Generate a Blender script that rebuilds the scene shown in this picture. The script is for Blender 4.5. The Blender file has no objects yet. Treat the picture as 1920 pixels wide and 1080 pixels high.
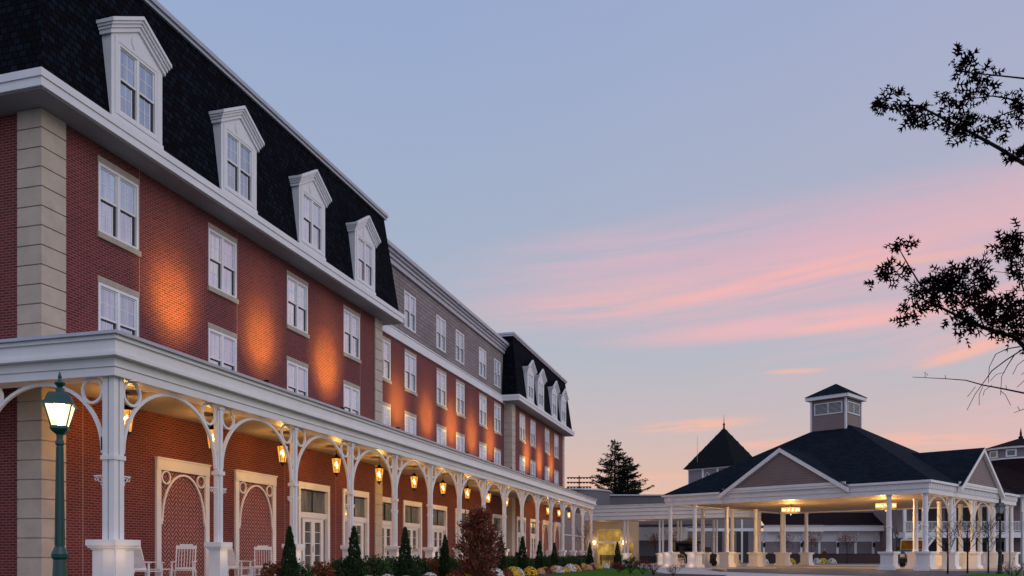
import bpy, math, random
from mathutils import Vector, Matrix
R = math.radians
sc = bpy.context.scene
col = sc.collection

# ------------------------------------------------------------------ camera
CAMZ = 1.05
F = 1580.0
cam = bpy.data.cameras.new("camera")
cam.sensor_width = 36; cam.lens = 36 * F / 1920; cam.shift_y = 500 / 1920
cam.clip_end = 3000
co = bpy.data.objects.new("camera", cam); col.objects.link(co)
co.location = (0, 0, CAMZ); co.rotation_euler = (R(90), 0, 0)
sc.camera = co

def W(px, py, Z):            # a point seen in the photo, Z metres away
    return Vector(((px - 960) / F * Z, Z, CAMZ + (1040 - py) / F * Z))

def lin(r, g, b):
    return tuple(((c/255/12.92) if c <= 10 else ((c/255+.055)/1.055)**2.4) for c in (r, g, b)) + (1,)

# ------------------------------------------------------------------ sky
world = bpy.data.worlds.new("World"); sc.world = world; world.use_nodes = True
nt = world.node_tree; nt.nodes.clear()
def N(tree, t, **kw):
    n = tree.nodes.new(t)
    for k, v in kw.items():
        if k.startswith('i_'):
            key = k[2:]
            key = int(key) if key.isdigit() else key.replace('_', ' ')
            n.inputs[key].default_value = v
        else: setattr(n, k, v)
    return n
def M_(tree, op, a, b=None, c=None, clamp=False):
    n = tree.nodes.new('ShaderNodeMath'); n.operation = op; n.use_clamp = clamp
    for i, v in enumerate((a, b, c)):
        if v is None: continue
        if isinstance(v, (int, float)): n.inputs[i].default_value = v
        else: tree.links.new(v, n.inputs[i])
    return n.outputs[0]
def ramp(tree, fac, stops, interp='LINEAR'):
    n = tree.nodes.new('ShaderNodeValToRGB'); n.color_ramp.interpolation = interp
    e = n.color_ramp.elements
    while len(e) < len(stops): e.new(.5)
    for el, (p, c) in zip(e, stops): el.position = p; el.color = c
    tree.links.new(fac, n.inputs[0]); return n.outputs[0]
def mixc(tree, fac, a, b, blend='MIX'):
    n = tree.nodes.new('ShaderNodeMix'); n.data_type = 'RGBA'; n.blend_type = blend
    for i, v in ((0, fac), (6, a), (7, b)):
        if isinstance(v, (int, float)): n.inputs[i].default_value = v
        elif isinstance(v, tuple): n.inputs[i].default_value = v
        else: tree.links.new(v, n.inputs[i])
    return n.outputs[2]

tc = N(nt, 'ShaderNodeTexCoord')
sp = N(nt, 'ShaderNodeSeparateXYZ'); nt.links.new(tc.outputs['Generated'], sp.inputs[0])
az = M_(nt, 'ARCTAN2', sp.outputs[0], sp.outputs[1])
el = M_(nt, 'ARCSINE', sp.outputs[2])
eln = M_(nt, 'DIVIDE', el, R(60), clamp=True)
base = ramp(nt, eln, [(0, lin(244, 196, 160)), (.06, lin(233, 190, 168)), (.10, lin(219, 188, 176)), (.145, lin(202, 187, 189)), (.22, lin(179, 186, 198)),
                      (.34, lin(165, 178, 201)), (.52, lin(153, 171, 206)), (.75, lin(144, 164, 207)), (1, lin(138, 155, 200))])
# a pinker veil to the right (towards the sunset)
azr = N(nt, 'ShaderNodeMapRange', i_1=-.1, i_2=.75, i_3=0, i_4=.34); nt.links.new(az, azr.inputs[0])
elf = N(nt, 'ShaderNodeMapRange', i_1=R(40), i_2=R(22), i_3=.45, i_4=1)
elf2 = N(nt, 'ShaderNodeMapRange', i_1=R(8), i_2=R(17), i_3=.25, i_4=1); nt.links.new(el, elf2.inputs[0]); nt.links.new(el, elf.inputs[0])
base = mixc(nt, M_(nt, 'MULTIPLY', M_(nt, 'MULTIPLY', azr.outputs[0], elf.outputs[0]), elf2.outputs[0]), base, lin(206, 182, 194))
# the sky away from the sunset is a clearer, cooler blue
bk = N(nt, 'ShaderNodeMapRange', i_1=.35, i_2=-.45, i_3=0, i_4=1); nt.links.new(sp.outputs[1], bk.inputs[0])
base = mixc(nt, bk.outputs[0], base, lin(192, 198, 224))
# cirrus streaks
def streak(ca, ce, wa, we, tilt, sx, sy, seed, lo, hi, strength):
    """an elongated patch of fibrous cloud around azimuth ca, elevation ce"""
    a0 = M_(nt, 'SUBTRACT', az, ca); e0 = M_(nt, 'SUBTRACT', el, ce)
    e1 = M_(nt, 'SUBTRACT', e0, M_(nt, 'MULTIPLY', a0, tilt))
    u = M_(nt, 'DIVIDE', a0, wa); v = M_(nt, 'DIVIDE', e1, we)
    d = M_(nt, 'SQRT', M_(nt, 'ADD', M_(nt, 'MULTIPLY', u, u), M_(nt, 'MULTIPLY', v, v)))
    m = N(nt, 'ShaderNodeMapRange', interpolation_type='SMOOTHSTEP', i_1=1.0, i_2=.25, i_3=0, i_4=1); nt.links.new(d, m.inputs[0])
    cx = N(nt, 'ShaderNodeCombineXYZ'); nt.links.new(M_(nt, 'MULTIPLY', a0, sx), cx.inputs[0]); nt.links.new(M_(nt, 'MULTIPLY', e1, sy), cx.inputs[1])
    cx.inputs[2].default_value = seed
    nz = N(nt, 'ShaderNodeTexNoise', i_Scale=1.0, i_Detail=6.0, i_Roughness=.6, i_Distortion=.35); nt.links.new(cx.outputs[0], nz.inputs['Vector'])
    t = N(nt, 'ShaderNodeMapRange', interpolation_type='SMOOTHSTEP', i_1=lo, i_2=hi, i_3=0, i_4=strength); nt.links.new(nz.outputs[0], t.inputs[0])
    return M_(nt, 'MULTIPLY', m.outputs[0], t.outputs[0])
def ang(px, py):
    x, z = (px-960)/F, (1040-py)/F
    return math.atan2(x, 1), math.atan2(z, math.hypot(1, x))
PINK = lin(236, 184, 186); PEACH = lin(246, 188, 168)
for (px, py, wa, we, tilt, sx, sy, seed, lo, hi, st, colr) in [
        (1380, 515, .44, .09, .06, 1.6, 16, 1.3, .30, .60, .72, lin(224, 180, 192)),
        (1650, 455, .34, .07, .06, 2.5, 26, 5.6, .30, .66, .50, lin(228, 178, 192)),
        (1330, 550, .36, .038, .08, 3, 60, 4.1, .32, .64, .72, PINK),
        (1450, 525, .22, .014, .12, 5, 110, 14.1, .30, .60, .70, lin(250, 182, 178)),
        (1280, 470, .34, .05, .05, 2.6, 44, 31.3, .42, .72, .42, lin(222, 184, 196)),
        (1560, 400, .30, .04, .04, 3, 46, 37.3, .45, .75, .35, lin(214, 180, 196)),
        (1150, 572, .20, .020, .03, 4, 80, 21.1, .34, .58, .55, PINK),
        (1500, 606, .28, .018, .04, 4, 60, 7.7, .22, .50, .72, lin(240, 184, 188)),
        (1640, 600, .15, .009, .06, 5, 80, 17.7, .20, .45, .65, lin(250, 186, 178)),
        (1760, 480, .16, .008, .02, 6, 120, 27.7, .30, .58, .5, PEACH),
        (1820, 655, .07, .012, .24, 8, 110, 2.2, .30, .52, .95, PEACH),
        (1300, 798, .10, .010, .05, 10, 110, 9.2, .36, .55, .8, PEACH),
        (1490, 696, .045, .004, -.02, 10, 110, 3.3, .1, .3, .65, PEACH),
        (1500, 828, .16, .008, .03, 10, 110, 6.1, .36, .55, .7, PEACH),
        (1750, 826, .10, .012, -.05, 10, 110, 8.1, .36, .55, .75, PEACH),
        (1250, 900, .16, .012, .02, 8, 90, 11.1, .4, .6, .5, PEACH),
        (2300, 500, .5, .2, .1, 2, 20, 12.5, .35, .6, .8, PINK)]:
    a, e = ang(px, py)
    base = mixc(nt, streak(a, e, wa, we, tilt, sx, sy, seed, lo, hi, st), base, colr)
below = N(nt, 'ShaderNodeMapRange', i_1=-.02, i_2=0, i_3=0, i_4=1); nt.links.new(sp.outputs[2], below.inputs[0])
base = mixc(nt, below.outputs[0], lin(70, 66, 72), base)
bg = N(nt, 'ShaderNodeBackground', i_1=1.0); nt.links.new(base, bg.inputs[0])
wo = N(nt, 'ShaderNodeOutputWorld'); nt.links.new(bg.outputs[0], wo.inputs[0])

# last light of the sky, broad and soft
sun = bpy.data.lights.new("sun", 'SUN'); sun.energy = .62; sun.angle = R(40); sun.color = (1, .92, .88)
so = bpy.data.objects.new("sun", sun); col.objects.link(so); so.rotation_euler = (R(62), 0, R(62))
sc.view_settings.view_transform = 'Standard'; sc.view_settings.look = 'None'
sc.view_settings.exposure = 0; sc.view_settings.gamma = 1
sc.cycles.use_denoising = True
sc.cycles.max_bounces = 6

# ------------------------------------------------------------------ materials
MAT = {}
def mat(name, color=(.5, .5, .5), rough=.6, metal=0, spec=.5, noise=0, nscale=3, bump=0, bscale=20, build=None):
    m = bpy.data.materials.new(name); m.use_nodes = True; t = m.node_tree
    b = t.nodes['Principled BSDF']
    b.inputs['Roughness'].default_value = rough; b.inputs['Metallic'].default_value = metal
    b.inputs['Specular IOR Level'].default_value = spec
    c = tuple(color)[:3] + (1,); b.inputs['Base Color'].default_value = c
    if noise or bump:
        cd = N(t, 'ShaderNodeTexCoord')
    if noise:
        nz = N(t, 'ShaderNodeTexNoise', i_Scale=nscale, i_Detail=5.0, i_Roughness=.6); t.links.new(cd.outputs['Object'], nz.inputs['Vector'])
        k = ramp(t, nz.outputs[0], [(.3, tuple(x*(1-noise) for x in c[:3])+(1,)), (.7, tuple(min(1, x*(1+noise)) for x in c[:3])+(1,))])
        t.links.new(k, b.inputs['Base Color'])
    if bump:
        nb = N(t, 'ShaderNodeTexNoise', i_Scale=bscale, i_Detail=4.0); t.links.new(cd.outputs['Object'], nb.inputs['Vector'])
        bp = N(t, 'ShaderNodeBump', i_Strength=bump, i_Distance=.02); t.links.new(nb.outputs[0], bp.inputs['Height'])
        t.links.new(bp.outputs[0], b.inputs['Normal'])
    if build: build(t, b)
    MAT[name] = m; return m

def brick_nodes(c1, c2, mortar, w, h, ms, bias=0, bump=.5, off=.5, var=.25):
    def f(t, b):
        uv = N(t, 'ShaderNodeUVMap')
        br = N(t, 'ShaderNodeTexBrick', offset=off, i_Scale=1.0)
        br.inputs['Color1'].default_value = c1; br.inputs['Color2'].default_value = c2; br.inputs['Mortar'].default_value = mortar
        br.inputs['Mortar Size'].default_value = ms; br.inputs['Brick Width'].default_value = w; br.inputs['Row Height'].default_value = h
        br.inputs['Bias'].default_value = bias
        t.links.new(uv.outputs[0], br.inputs['Vector'])
        nz = N(t, 'ShaderNodeTexNoise', i_Scale=.5, i_Detail=6.0, i_Roughness=.65); t.links.new(uv.outputs[0], nz.inputs['Vector'])
        v = ramp(t, nz.outputs[0], [(.3, (1-var,)*3+(1,)), (.7, (1+var*.3,)*3+(1,))])
        t.links.new(mixc(t, 1, br.outputs[0], v, 'MULTIPLY'), b.inputs['Base Color'])
        bp = N(t, 'ShaderNodeBump', i_Strength=bump, i_Distance=.01, invert=True); t.links.new(br.outputs[1], bp.inputs['Height'])
        t.links.new(bp.outputs[0], b.inputs['Normal'])
    return f
mat('brick', rough=.85, build=brick_nodes((.175, .016, .019, 1), (.088, .008, .012, 1), (.26, .105, .095, 1), .21, .070, .011))
mat('shingle', rough=.95, spec=.05, build=brick_nodes((.005, .005, .008, 1), (.011, .019, .032, 1), (.001, .001, .003, 1), .22, .18, .016, -.3, .8))
mat('shingle_green', rough=.95, spec=.05, build=brick_nodes((.007, .012, .020, 1), (.013, .022, .033, 1), (.004, .007, .011, 1), .35, .18, .012, -.1, .8))
mat('shingle_brown', rough=.95, spec=.05, build=brick_nodes((.016, .010, .012, 1), (.024, .014, .017, 1), (.008, .005, .006, 1), .35, .18, .012, -.1, .8))
def siding(c, pitch=.14):
    def f(t, b):
        uv = N(t, 'ShaderNodeUVMap'); s = N(t, 'ShaderNodeSeparateXYZ'); t.links.new(uv.outputs[0], s.inputs[0])
        fr = M_(t, 'FRACT', M_(t, 'DIVIDE', s.outputs[1], pitch))
        line = M_(t, 'LESS_THAN', fr, .16)
        nz = N(t, 'ShaderNodeTexNoise', i_Scale=1.2, i_Detail=4.0); t.links.new(uv.outputs[0], nz.inputs['Vector'])
        v = ramp(t, nz.outputs[0], [(.3, tuple(x*.88 for x in c)+(1,)), (.7, tuple(c)+(1,))])
        t.links.new(mixc(t, line, v, tuple(x*.55 for x in c)+(1,)), b.inputs['Base Color'])
        bp = N(t, 'ShaderNodeBump', i_Strength=.9, i_Distance=.02, invert=True); t.links.new(fr, bp.inputs['Height'])
        t.links.new(bp.outputs[0], b.inputs['Normal'])
    return f
mat('siding', rough=.7, build=siding((.24, .18, .175), .17))
mat('shake_siding', rough=.8, build=brick_nodes((.30, .25, .255, 1), (.25, .21, .215, 1), (.12, .10, .105, 1), .85, .21, .022))
mat('siding_grey', rough=.7, build=siding((.13, .12, .14), .2))
mat('siding_mauve', rough=.7, build=siding((.25, .21, .225), .2))
def herring(t, b):
    uv = N(t, 'ShaderNodeUVMap'); s = N(t, 'ShaderNodeSeparateXYZ'); t.links.new(uv.outputs[0], s.inputs[0])
    w = .17
    z = M_(t, 'PINGPONG', s.outputs[0], w)
    k = M_(t, 'DIVIDE', M_(t, 'ADD', s.outputs[1], M_(t, 'MULTIPLY', z, 1.15)), .13)
    fr = M_(t, 'FRACT', k)
    l1 = M_(t, 'LESS_THAN', fr, .26)
    l2 = M_(t, 'LESS_THAN', M_(t, 'PINGPONG', s.outputs[0], w/2), .004)
    cell = M_(t, 'FLOOR', k)
    cx = N(t, 'ShaderNodeCombineXYZ'); t.links.new(cell, cx.inputs[0]); t.links.new(M_(t, 'FLOOR', M_(t, 'DIVIDE', s.outputs[0], w)), cx.inputs[1])
    wn = N(t, 'ShaderNodeTexWhiteNoise'); t.links.new(cx.outputs[0], wn.inputs['Vector'])
    c = ramp(t, wn.outputs[0], [(0, (.10, .014, .018, 1)), (1, (.20, .030, .036, 1))])
    t.links.new(mixc(t, M_(t, 'MAXIMUM', l1, l2), c, (.50, .28, .25, 1)), b.inputs['Base Color'])
mat('herringbone', rough=.85, build=herring)
WHITE = (.78, .77, .78)
mat('white_paint', WHITE, rough=.45, noise=.05, nscale=1.5)
mat('white_trim', (.74, .74, .77), rough=.5, noise=.05, nscale=1.0)
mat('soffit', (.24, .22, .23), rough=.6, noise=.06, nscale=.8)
mat('metal_flashing', (.42, .44, .50), rough=.4, metal=.3, noise=.08, nscale=2)
mat('quoin_stone', (.50, .42, .34), rough=.85, noise=.10, nscale=2.5, bump=.25, bscale=60)
mat('sill_stone', (.40, .34, .28), rough=.85, noise=.12, nscale=4)
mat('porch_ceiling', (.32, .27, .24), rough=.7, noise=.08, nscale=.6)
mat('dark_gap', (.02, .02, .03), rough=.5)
def wavy(t, b):
    cd = N(t, 'ShaderNodeTexCoord'); nb = N(t, 'ShaderNodeTexNoise', i_Scale=1.7, i_Detail=2.0); t.links.new(cd.outputs['Object'], nb.inputs['Vector'])
    bp = N(t, 'ShaderNodeBump', i_Strength=.10, i_Distance=.05); t.links.new(nb.outputs[0], bp.inputs['Height']); t.links.new(bp.outputs[0], b.inputs['Normal'])
def glasspane(c1, c2):
    def f(t, b):
        wavy(t, b)
        cd = N(t, 'ShaderNodeTexCoord'); mp = N(t, 'ShaderNodeMapping'); mp.inputs['Scale'].default_value = (4, 4, .5); t.links.new(cd.outputs['Object'], mp.inputs[0])
        nb = N(t, 'ShaderNodeTexNoise', i_Scale=1.5, i_Detail=2.0); t.links.new(mp.outputs[0], nb.inputs['Vector'])
        oi = N(t, 'ShaderNodeObjectInfo'); k = ramp(t, oi.outputs['Random'], [(0, (.50, .52, .58, 1)), (.35, (.8, .8, .85, 1)), (1, (1, 1, 1, 1))])
        t.links.new(mixc(t, 1, ramp(t, nb.outputs[0], [(.3, c1), (.7, c2)]), k, 'MULTIPLY'), b.inputs['Base Color'])
    return f
mat('window_glass', rough=.04, metal=.6, spec=.8, build=glasspane((.60, .70, .86, 1), (.84, .94, 1, 1)))
mat('door_glass', rough=.05, metal=.0, spec=.9, build=glasspane((.05, .055, .06, 1), (.16, .14, .13, 1)))
mat('transom_glass', rough=.06, metal=.15, spec=.9, build=glasspane((.12, .14, .12, 1), (.25, .28, .24, 1)))
mat('black_iron', (.012, .012, .013), rough=.45, metal=.4)
mat('green_paint', (.005, .052, .048), rough=.35, spec=.6)
mat('dark_green_paint', (.004, .009, .010), rough=.4)
def emis(name, c, s, base=(.8, .8, .8)):
    def f(t, b):
        b.inputs['Emission Color'].default_value = tuple(c)+(1,); b.inputs['Emission Strength'].default_value = s
    return mat(name, base, build=f)
emis('bulb', (1, .62, .22), 22)
emis('bulb_white', (1, .86, .62), 30)
emis('small_bulb', (1, .60, .25), 8)
def lit_glass(name, c, s, tr):
    m = bpy.data.materials.new(name); m.use_nodes = True; t = m.node_tree; t.nodes.clear()
    e = N(t, 'ShaderNodeEmission'); e.inputs[0].default_value = tuple(c)+(1,); e.inputs[1].default_value = s
    cd = N(t, 'ShaderNodeTexCoord'); nz = N(t, 'ShaderNodeTexNoise', i_Scale=9.0, i_Detail=2.0); t.links.new(cd.outputs['Object'], nz.inputs['Vector'])
    t.links.new(M_(t, 'MULTIPLY', nz.outputs[0], s*2), e.inputs[1])
    tt = N(t, 'ShaderNodeBsdfTransparent'); tt.inputs[0].default_value = (1, .85, .6, 1)
    mx = N(t, 'ShaderNodeMixShader', i_0=tr); t.links.new(e.outputs[0], mx.inputs[1]); t.links.new(tt.outputs[0], mx.inputs[2])
    o = N(t, 'ShaderNodeOutputMaterial'); t.links.new(mx.outputs[0], o.inputs[0]); MAT[name] = m
lit_glass('amber_glass', (1, .42, .07), 1.3, .45)
lit_glass('lamp_glass', (1, .80, .46), 3.0, .45)
lit_glass('chandelier_glass', (1, .52, .16), 1.6, .5)
mat('clear_lamp_glass', (.28, .28, .28), rough=.2, spec=.8)
def leafmat(name, c1, c2, scale=6, tr=.15):
    def f(t, b):
        g = N(t, 'ShaderNodeNewGeometry')
        t.links.new(ramp(t, g.outputs['Random Per Island'], [(0, tuple(c1)+(1,)), (1, tuple(c2)+(1,))]), b.inputs['Base Color'])
    return mat(name, rough=.75, spec=.2, build=f)
leafmat('arborvitae_leaf', (.008, .022, .008), (.030, .06, .018))
leafmat('boxwood_leaf', (.012, .035, .010), (.04, .085, .025))
leafmat('rust_leaf', (.11, .035, .018), (.24, .09, .035))
leafmat('brown_conifer_leaf', (.09, .025, .018), (.34, .11, .07))
leafmat('pine_needle', (.006, .012, .008), (.018, .03, .016))
leafmat('red_leaf', (.10, .015, .012), (.25, .05, .035))
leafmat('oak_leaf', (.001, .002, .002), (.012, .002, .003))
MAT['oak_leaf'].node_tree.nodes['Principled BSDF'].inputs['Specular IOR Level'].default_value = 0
leafmat('pink_flower', (.45, .12, .14), (.6, .3, .3))
leafmat('yellow_flower', (.62, .38, .02), (.85, .60, .06))
leafmat('white_flower', (.62, .58, .52), (.85, .82, .78))
leafmat('maroon_flower', (.10, .012, .016), (.20, .03, .03))
leafmat('peach_flower', (.60, .28, .10), (.75, .42, .20))
mat('bark', (.045, .035, .032), rough=.9, noise=.3, nscale=8)
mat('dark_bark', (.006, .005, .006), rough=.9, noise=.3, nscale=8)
mat('mulch', (.030, .020, .018), rough=.95, noise=.5, nscale=9, bump=.8, bscale=14)
mat('lawn', (.030, .125, .003), rough=.95, spec=.1, noise=.35, nscale=1.2, bump=.6, bscale=60)
mat('ground', (.10, .10, .10), rough=.9, noise=.3, nscale=.05)
mat('asphalt', (.038, .042, .062), rough=.75, noise=.25, nscale=.6, bump=.2, bscale=80)
mat('concrete', (.42, .40, .40), rough=.8, noise=.12, nscale=.7)
mat('tan_concrete', (.50, .40, .29), rough=.8, noise=.12, nscale=.7)
mat('cream_wall', (.50, .43, .36), rough=.8, noise=.06, nscale=.8)
mat('dark_wall', (.035, .018, .020), rough=.85, noise=.2, nscale=.7)
mat('metal_roof_dark', (.008, .009, .011), rough=.75, metal=0, spec=.1)
mat('dark_interior', (.03, .022, .028), rough=.7)
def lit_room(t, b):
    cd = N(t, 'ShaderNodeTexCoord'); nz = N(t, 'ShaderNodeTexNoise', i_Scale=.9, i_Detail=3.0); t.links.new(cd.outputs['Object'], nz.inputs['Vector'])
    c = ramp(t, nz.outputs[0], [(.35, (.04, .022, .004, 1)), (.55, (.30, .17, .015, 1)), (.75, (.80, .48, .06, 1))])
    t.links.new(c, b.inputs['Emission Color']); b.inputs['Emission Strength'].default_value = .8
mat('lit_room', (.2, .15, .05), rough=.2, build=lit_room)
mat('van_blue', (.02, .11, .42), rough=.25, spec=.8, noise=.05)
mat('van_white', (.70, .70, .70), rough=.25, spec=.8)
mat('van_teal', (.02, .30, .38), rough=.3)
mat('rubber', (.015, .015, .015), rough=.8)
mat('plate_yellow', (.65, .36, .03), rough=.5)
mat('windscreen', (.24, .13, .02), rough=.1, metal=.2, spec=.8, noise=.6, nscale=1.8)  # amber reflection painted into the glass colour, mottled by noise
mat('headlight', (.6, .6, .62), rough=.1, spec=.8)
mat('cream_wheel', (.55, .42, .26), rough=.5)
mat('blue_cloth', (.015, .03, .10), rough=.8)
mat('skin', (.50, .28, .20), rough=.6)
mat('galvanised', (.30, .31, .33), rough=.4, metal=.6)
emis('neon', (1, .45, .25), 5)

# ------------------------------------------------------------------ mesh helpers
class MB:
    def __init__(s): s.v = []; s.f = []; s.m = []
    def add(s, vs, fs, m=0):
        o = len(s.v); s.v += [tuple(v) for v in vs]; s.f += [tuple(i+o for i in f) for f in fs]; s.m += [m]*len(fs); return s
    def box(s, x0, x1, y0, y1, z0, z1, m=0):
        return s.add([(x0,y0,z0),(x1,y0,z0),(x1,y1,z0),(x0,y1,z0),(x0,y0,z1),(x1,y0,z1),(x1,y1,z1),(x0,y1,z1)],
                     [(0,3,2,1),(4,5,6,7),(0,1,5,4),(1,2,6,5),(2,3,7,6),(3,0,4,7)], m)
    def obox(s, c, ax, ay, az, m=0):      # oriented box, half axes
        c, ax, ay, az = map(Vector, (c, ax, ay, az)); P = []
        for k in (-1, 1):
            for (i, j) in ((-1,-1),(1,-1),(1,1),(-1,1)): P.append(c+ax*i+ay*j+az*k)
        return s.add(P, [(0,3,2,1),(4,5,6,7),(0,1,5,4),(1,2,6,5),(2,3,7,6),(3,0,4,7)], m)
    def bar(s, a, b, w, h, m=0, up=(0,0,1)):
        a, b = Vector(a), Vector(b); d = (b-a); L = d.length
        if L < 1e-6: return s
        d.normalize(); u = Vector(up)
        side = d.cross(u)
        if side.length < 1e-4: side = d.cross(Vector((1,0,0)))
        side.normalize(); u2 = side.cross(d).normalized()
        return s.obox((a+b)/2, d*(L/2), side*(w/2), u2*(h/2), m)
    def prism(s, poly, h, m=0):           # poly: 3D ring, h: extrusion vector
        n = len(poly); h = Vector(h); P = [Vector(p) for p in poly]; Q = [p+h for p in P]
        s.add(P+Q, [tuple(range(n))[::-1], tuple(range(n, 2*n))] + [(i, (i+1) % n, n+(i+1) % n, n+i) for i in range(n)], m); return s
    def tube(s, pts, r, n=6, m=0, closed=False):
        pts = [Vector(p) for p in pts]; k = len(pts); rs = r if isinstance(r, (list, tuple)) else [r]*k
        V = []; Fs = []
        ref = None
        for i, p in enumerate(pts):
            if closed: d = pts[(i+1) % k]-pts[i-1]
            else: d = pts[min(i+1, k-1)]-pts[max(i-1, 0)]
            d.normalize()
            if ref is None:
                ref = d.cross(Vector((0,0,1)))
                if ref.length < .1: ref = d.cross(Vector((1,0,0)))
            ref = (ref - d*ref.dot(d)).normalized(); b = d.cross(ref)
            for j in range(n):
                a = 2*math.pi*j/n; V.append(p+(ref*math.cos(a)+b*math.sin(a))*rs[i])
        for i in range(k if closed else k-1):
            i2 = (i+1) % k
            for j in range(n): Fs.append((i*n+j, i*n+(j+1) % n, i2*n+(j+1) % n, i2*n+j))
        if not closed: Fs += [tuple(range(n))[::-1], tuple(range((k-1)*n, k*n))]
        return s.add(V, Fs, m)
    def lathe(s, prof, c=(0,0,0), n=12, m=0, rot=0, sq=False):   # prof: (r,z)
        V = []; Fs = []; c = Vector(c)
        for r, z in prof:
            for j in range(n):
                a = 2*math.pi*(j+.5*(n == 4))/n + rot; rr = r*(math.sqrt(2) if n == 4 else 1)
                V.append(c+Vector((rr*math.cos(a), rr*math.sin(a), z)))
        k = len(prof)
        for i in range(k-1):
            for j in range(n): Fs.append((i*n+j, i*n+(j+1) % n, (i+1)*n+(j+1) % n, (i+1)*n+j))
        Fs += [tuple(range(n))[::-1], tuple(range((k-1)*n, k*n))]
        return s.add(V, Fs, m)
    def leaf(s, p, size, rnd, m=0, asp=.5, d=None):
        if d is None: d = Vector((rnd.gauss(0,1), rnd.gauss(0,1), rnd.gauss(0,1)))
        d = Vector(d).normalized(); o = d.cross(Vector((rnd.gauss(0,1), rnd.gauss(0,1), rnd.gauss(0,1))))
        if o.length < 1e-3: o = Vector((1,0,0))
        o.normalize(); p = Vector(p)
        return s.add([p, p+d*size*.5+o*size*asp*.5, p+d*size, p+d*size*.5-o*size*asp*.5], [(0,1,2,3)], m)
    def build(s, name, mats, parent=None, loc=None, smooth=False):
        me = bpy.data.meshes.new(name); me.from_pydata(s.v, [], s.f)
        if isinstance(mats, str): mats = [mats]
        for k in mats: me.materials.append(MAT[k])
        me.polygons.foreach_set('material_index', s.m)
        uvl = me.uv_layers.new(name='UVMap'); data = [0.0]*(2*len(me.loops))
        vs = s.v
        for p in me.polygons:
            nx, ny, nz = p.normal
            h = math.hypot(nx, ny)
            if h < .12: t = (1, 0, 0); u = (0, 1, 0)
            else:
                t = (-ny/h, nx/h, 0); u = (ny*0 - nz*t[1]*1, nz*t[0], nx*t[1]-ny*t[0])
            for li in p.loop_indices:
                v = vs[me.loops[li].vertex_index]
                data[2*li] = v[0]*t[0]+v[1]*t[1]; data[2*li+1] = v[0]*u[0]+v[1]*u[1]+v[2]*u[2]
        uvl.data.foreach_set('uv', data)
        if smooth:
            me.polygons.foreach_set('use_smooth', [True]*len(me.polygons))
            if hasattr(me, 'set_sharp_from_angle'): me.set_sharp_from_angle(angle=R(38))
        o = bpy.data.objects.new(name, me); col.objects.link(o)
        if parent: o.parent = parent
        if loc: o.location = loc
        return o
def thing(name, label, cat, loc=(0,0,0), rz=0, group=None):
    o = bpy.data.objects.new(name, None); col.objects.link(o); o.location = loc; o.rotation_euler = (0,0,rz)
    o.empty_display_size = .2
    return tag(o, label, cat, group)
def tag(o, label, cat, group=None):
    o['label'] = label; o['category'] = cat
    if group: o['group'] = group
    return o
def struct(o): o['kind'] = 'structure'; return o
def copy_tree(o, parent=None, loc=None, rz=None, label=None, s=None):
    c = o.copy(); col.objects.link(c); c.parent = parent
    if loc is not None: c.location = loc
    if rz is not None: c.rotation_euler = (0,0,rz)
    if label: c['label'] = label
    if s is not None: c.scale = (s, s, s)
    for ch in KIDS.get(o.name, []): copy_tree(bpy.data.objects[ch], c)
    return c
KIDS = {}
def reg(o):     # remember the children of a source (obj.children is slow)
    KIDS[o.name] = [c.name for c in col.objects if c.parent == o]
    for k in KIDS[o.name]: reg(bpy.data.objects[k])
    return o
def lamp(parent, loc, energy, color, radius=.05, name='light', spot=None, aim=None):
    l = bpy.data.lights.new(name, 'SPOT' if spot else 'POINT'); l.energy = energy; l.color = color; l.shadow_soft_size = radius
    if spot: l.spot_size = R(spot); l.spot_blend = 1.0
    o = bpy.data.objects.new(name, l); col.objects.link(o); o.location = loc
    if parent: o.parent = parent
    if aim is not None: o.rotation_euler = (Vector(aim)-Vector(loc)).to_track_quat('-Z', 'Y').to_euler()
    return o
ORD = ['first','second','third','fourth','fifth','sixth','seventh','eighth','ninth','tenth','eleventh','twelfth','thirteenth','fourteenth','fifteenth','sixteenth','seventeenth']

# ------------------------------------------------------------------ the frame of the hotel
TH = math.atan(454/1580); UX, UY = math.sin(TH), math.cos(TH)
HX, HY = -8.93, 18.89; HROT = R(90)-TH
def hw(s, p, z=0): return Vector((HX+s*UX-p*UY, HY+s*UY+p*UX, z))
BAY = 3.84

# ------------------------------------------------------------------ ground
def sheet(name, pts, z, m, th=None):
    b = MB(); n = len(pts)
    b.add([(x, y, z) for x, y in pts], [tuple(range(n))])
    o = b.build(name, m); 
    if o.data.polygons[0].normal.z < 0: o.data.flip_normals()
    return struct(o)
sheet('ground', [(-600,-60),(600,-60),(600,1500),(-600,1500)], 0, 'ground')
def gp(px, py):  # ground point from the photo
    Z = F*CAMZ/(py-1040); return ((px-960)/F*Z, Z)
def h2(s, p): v = hw(s, p); return (v.x, v.y)
sheet('lawn', [h2(-8,-3.2), h2(60,-3.2), (10.5,72), (9.5,60), (8.5,50), (6,30), (4,-5), (-14,-5)], .004, 'lawn')
sheet('mulch_bed', [h2(-5,-.6), h2(58,-.6), h2(58,-3.6), h2(-5,-3.6)], .010, 'mulch')
sheet('mulch', [(5.2,40),(7.4,46),(8.8,46.5),(11,43),(9.5,38.5),(6,38)], .012, 'mulch')
sheet('path', [(8.7,50),(10.0,60),(10.8,72),(8,84),(22,84),(17,68),(16.5,64),(13.4,59),(12.8,52),(14.5,46),(18,40),(30,30),(10,20),(8,38)], .008, 'concrete')
sheet('pavement', [(13.2,58),(16.5,66),(10,82),(14,100),(75,100),(62,70),(42,62),(28,52.6),(24,55.5),(18,63)], .014, 'tan_concrete')
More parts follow.
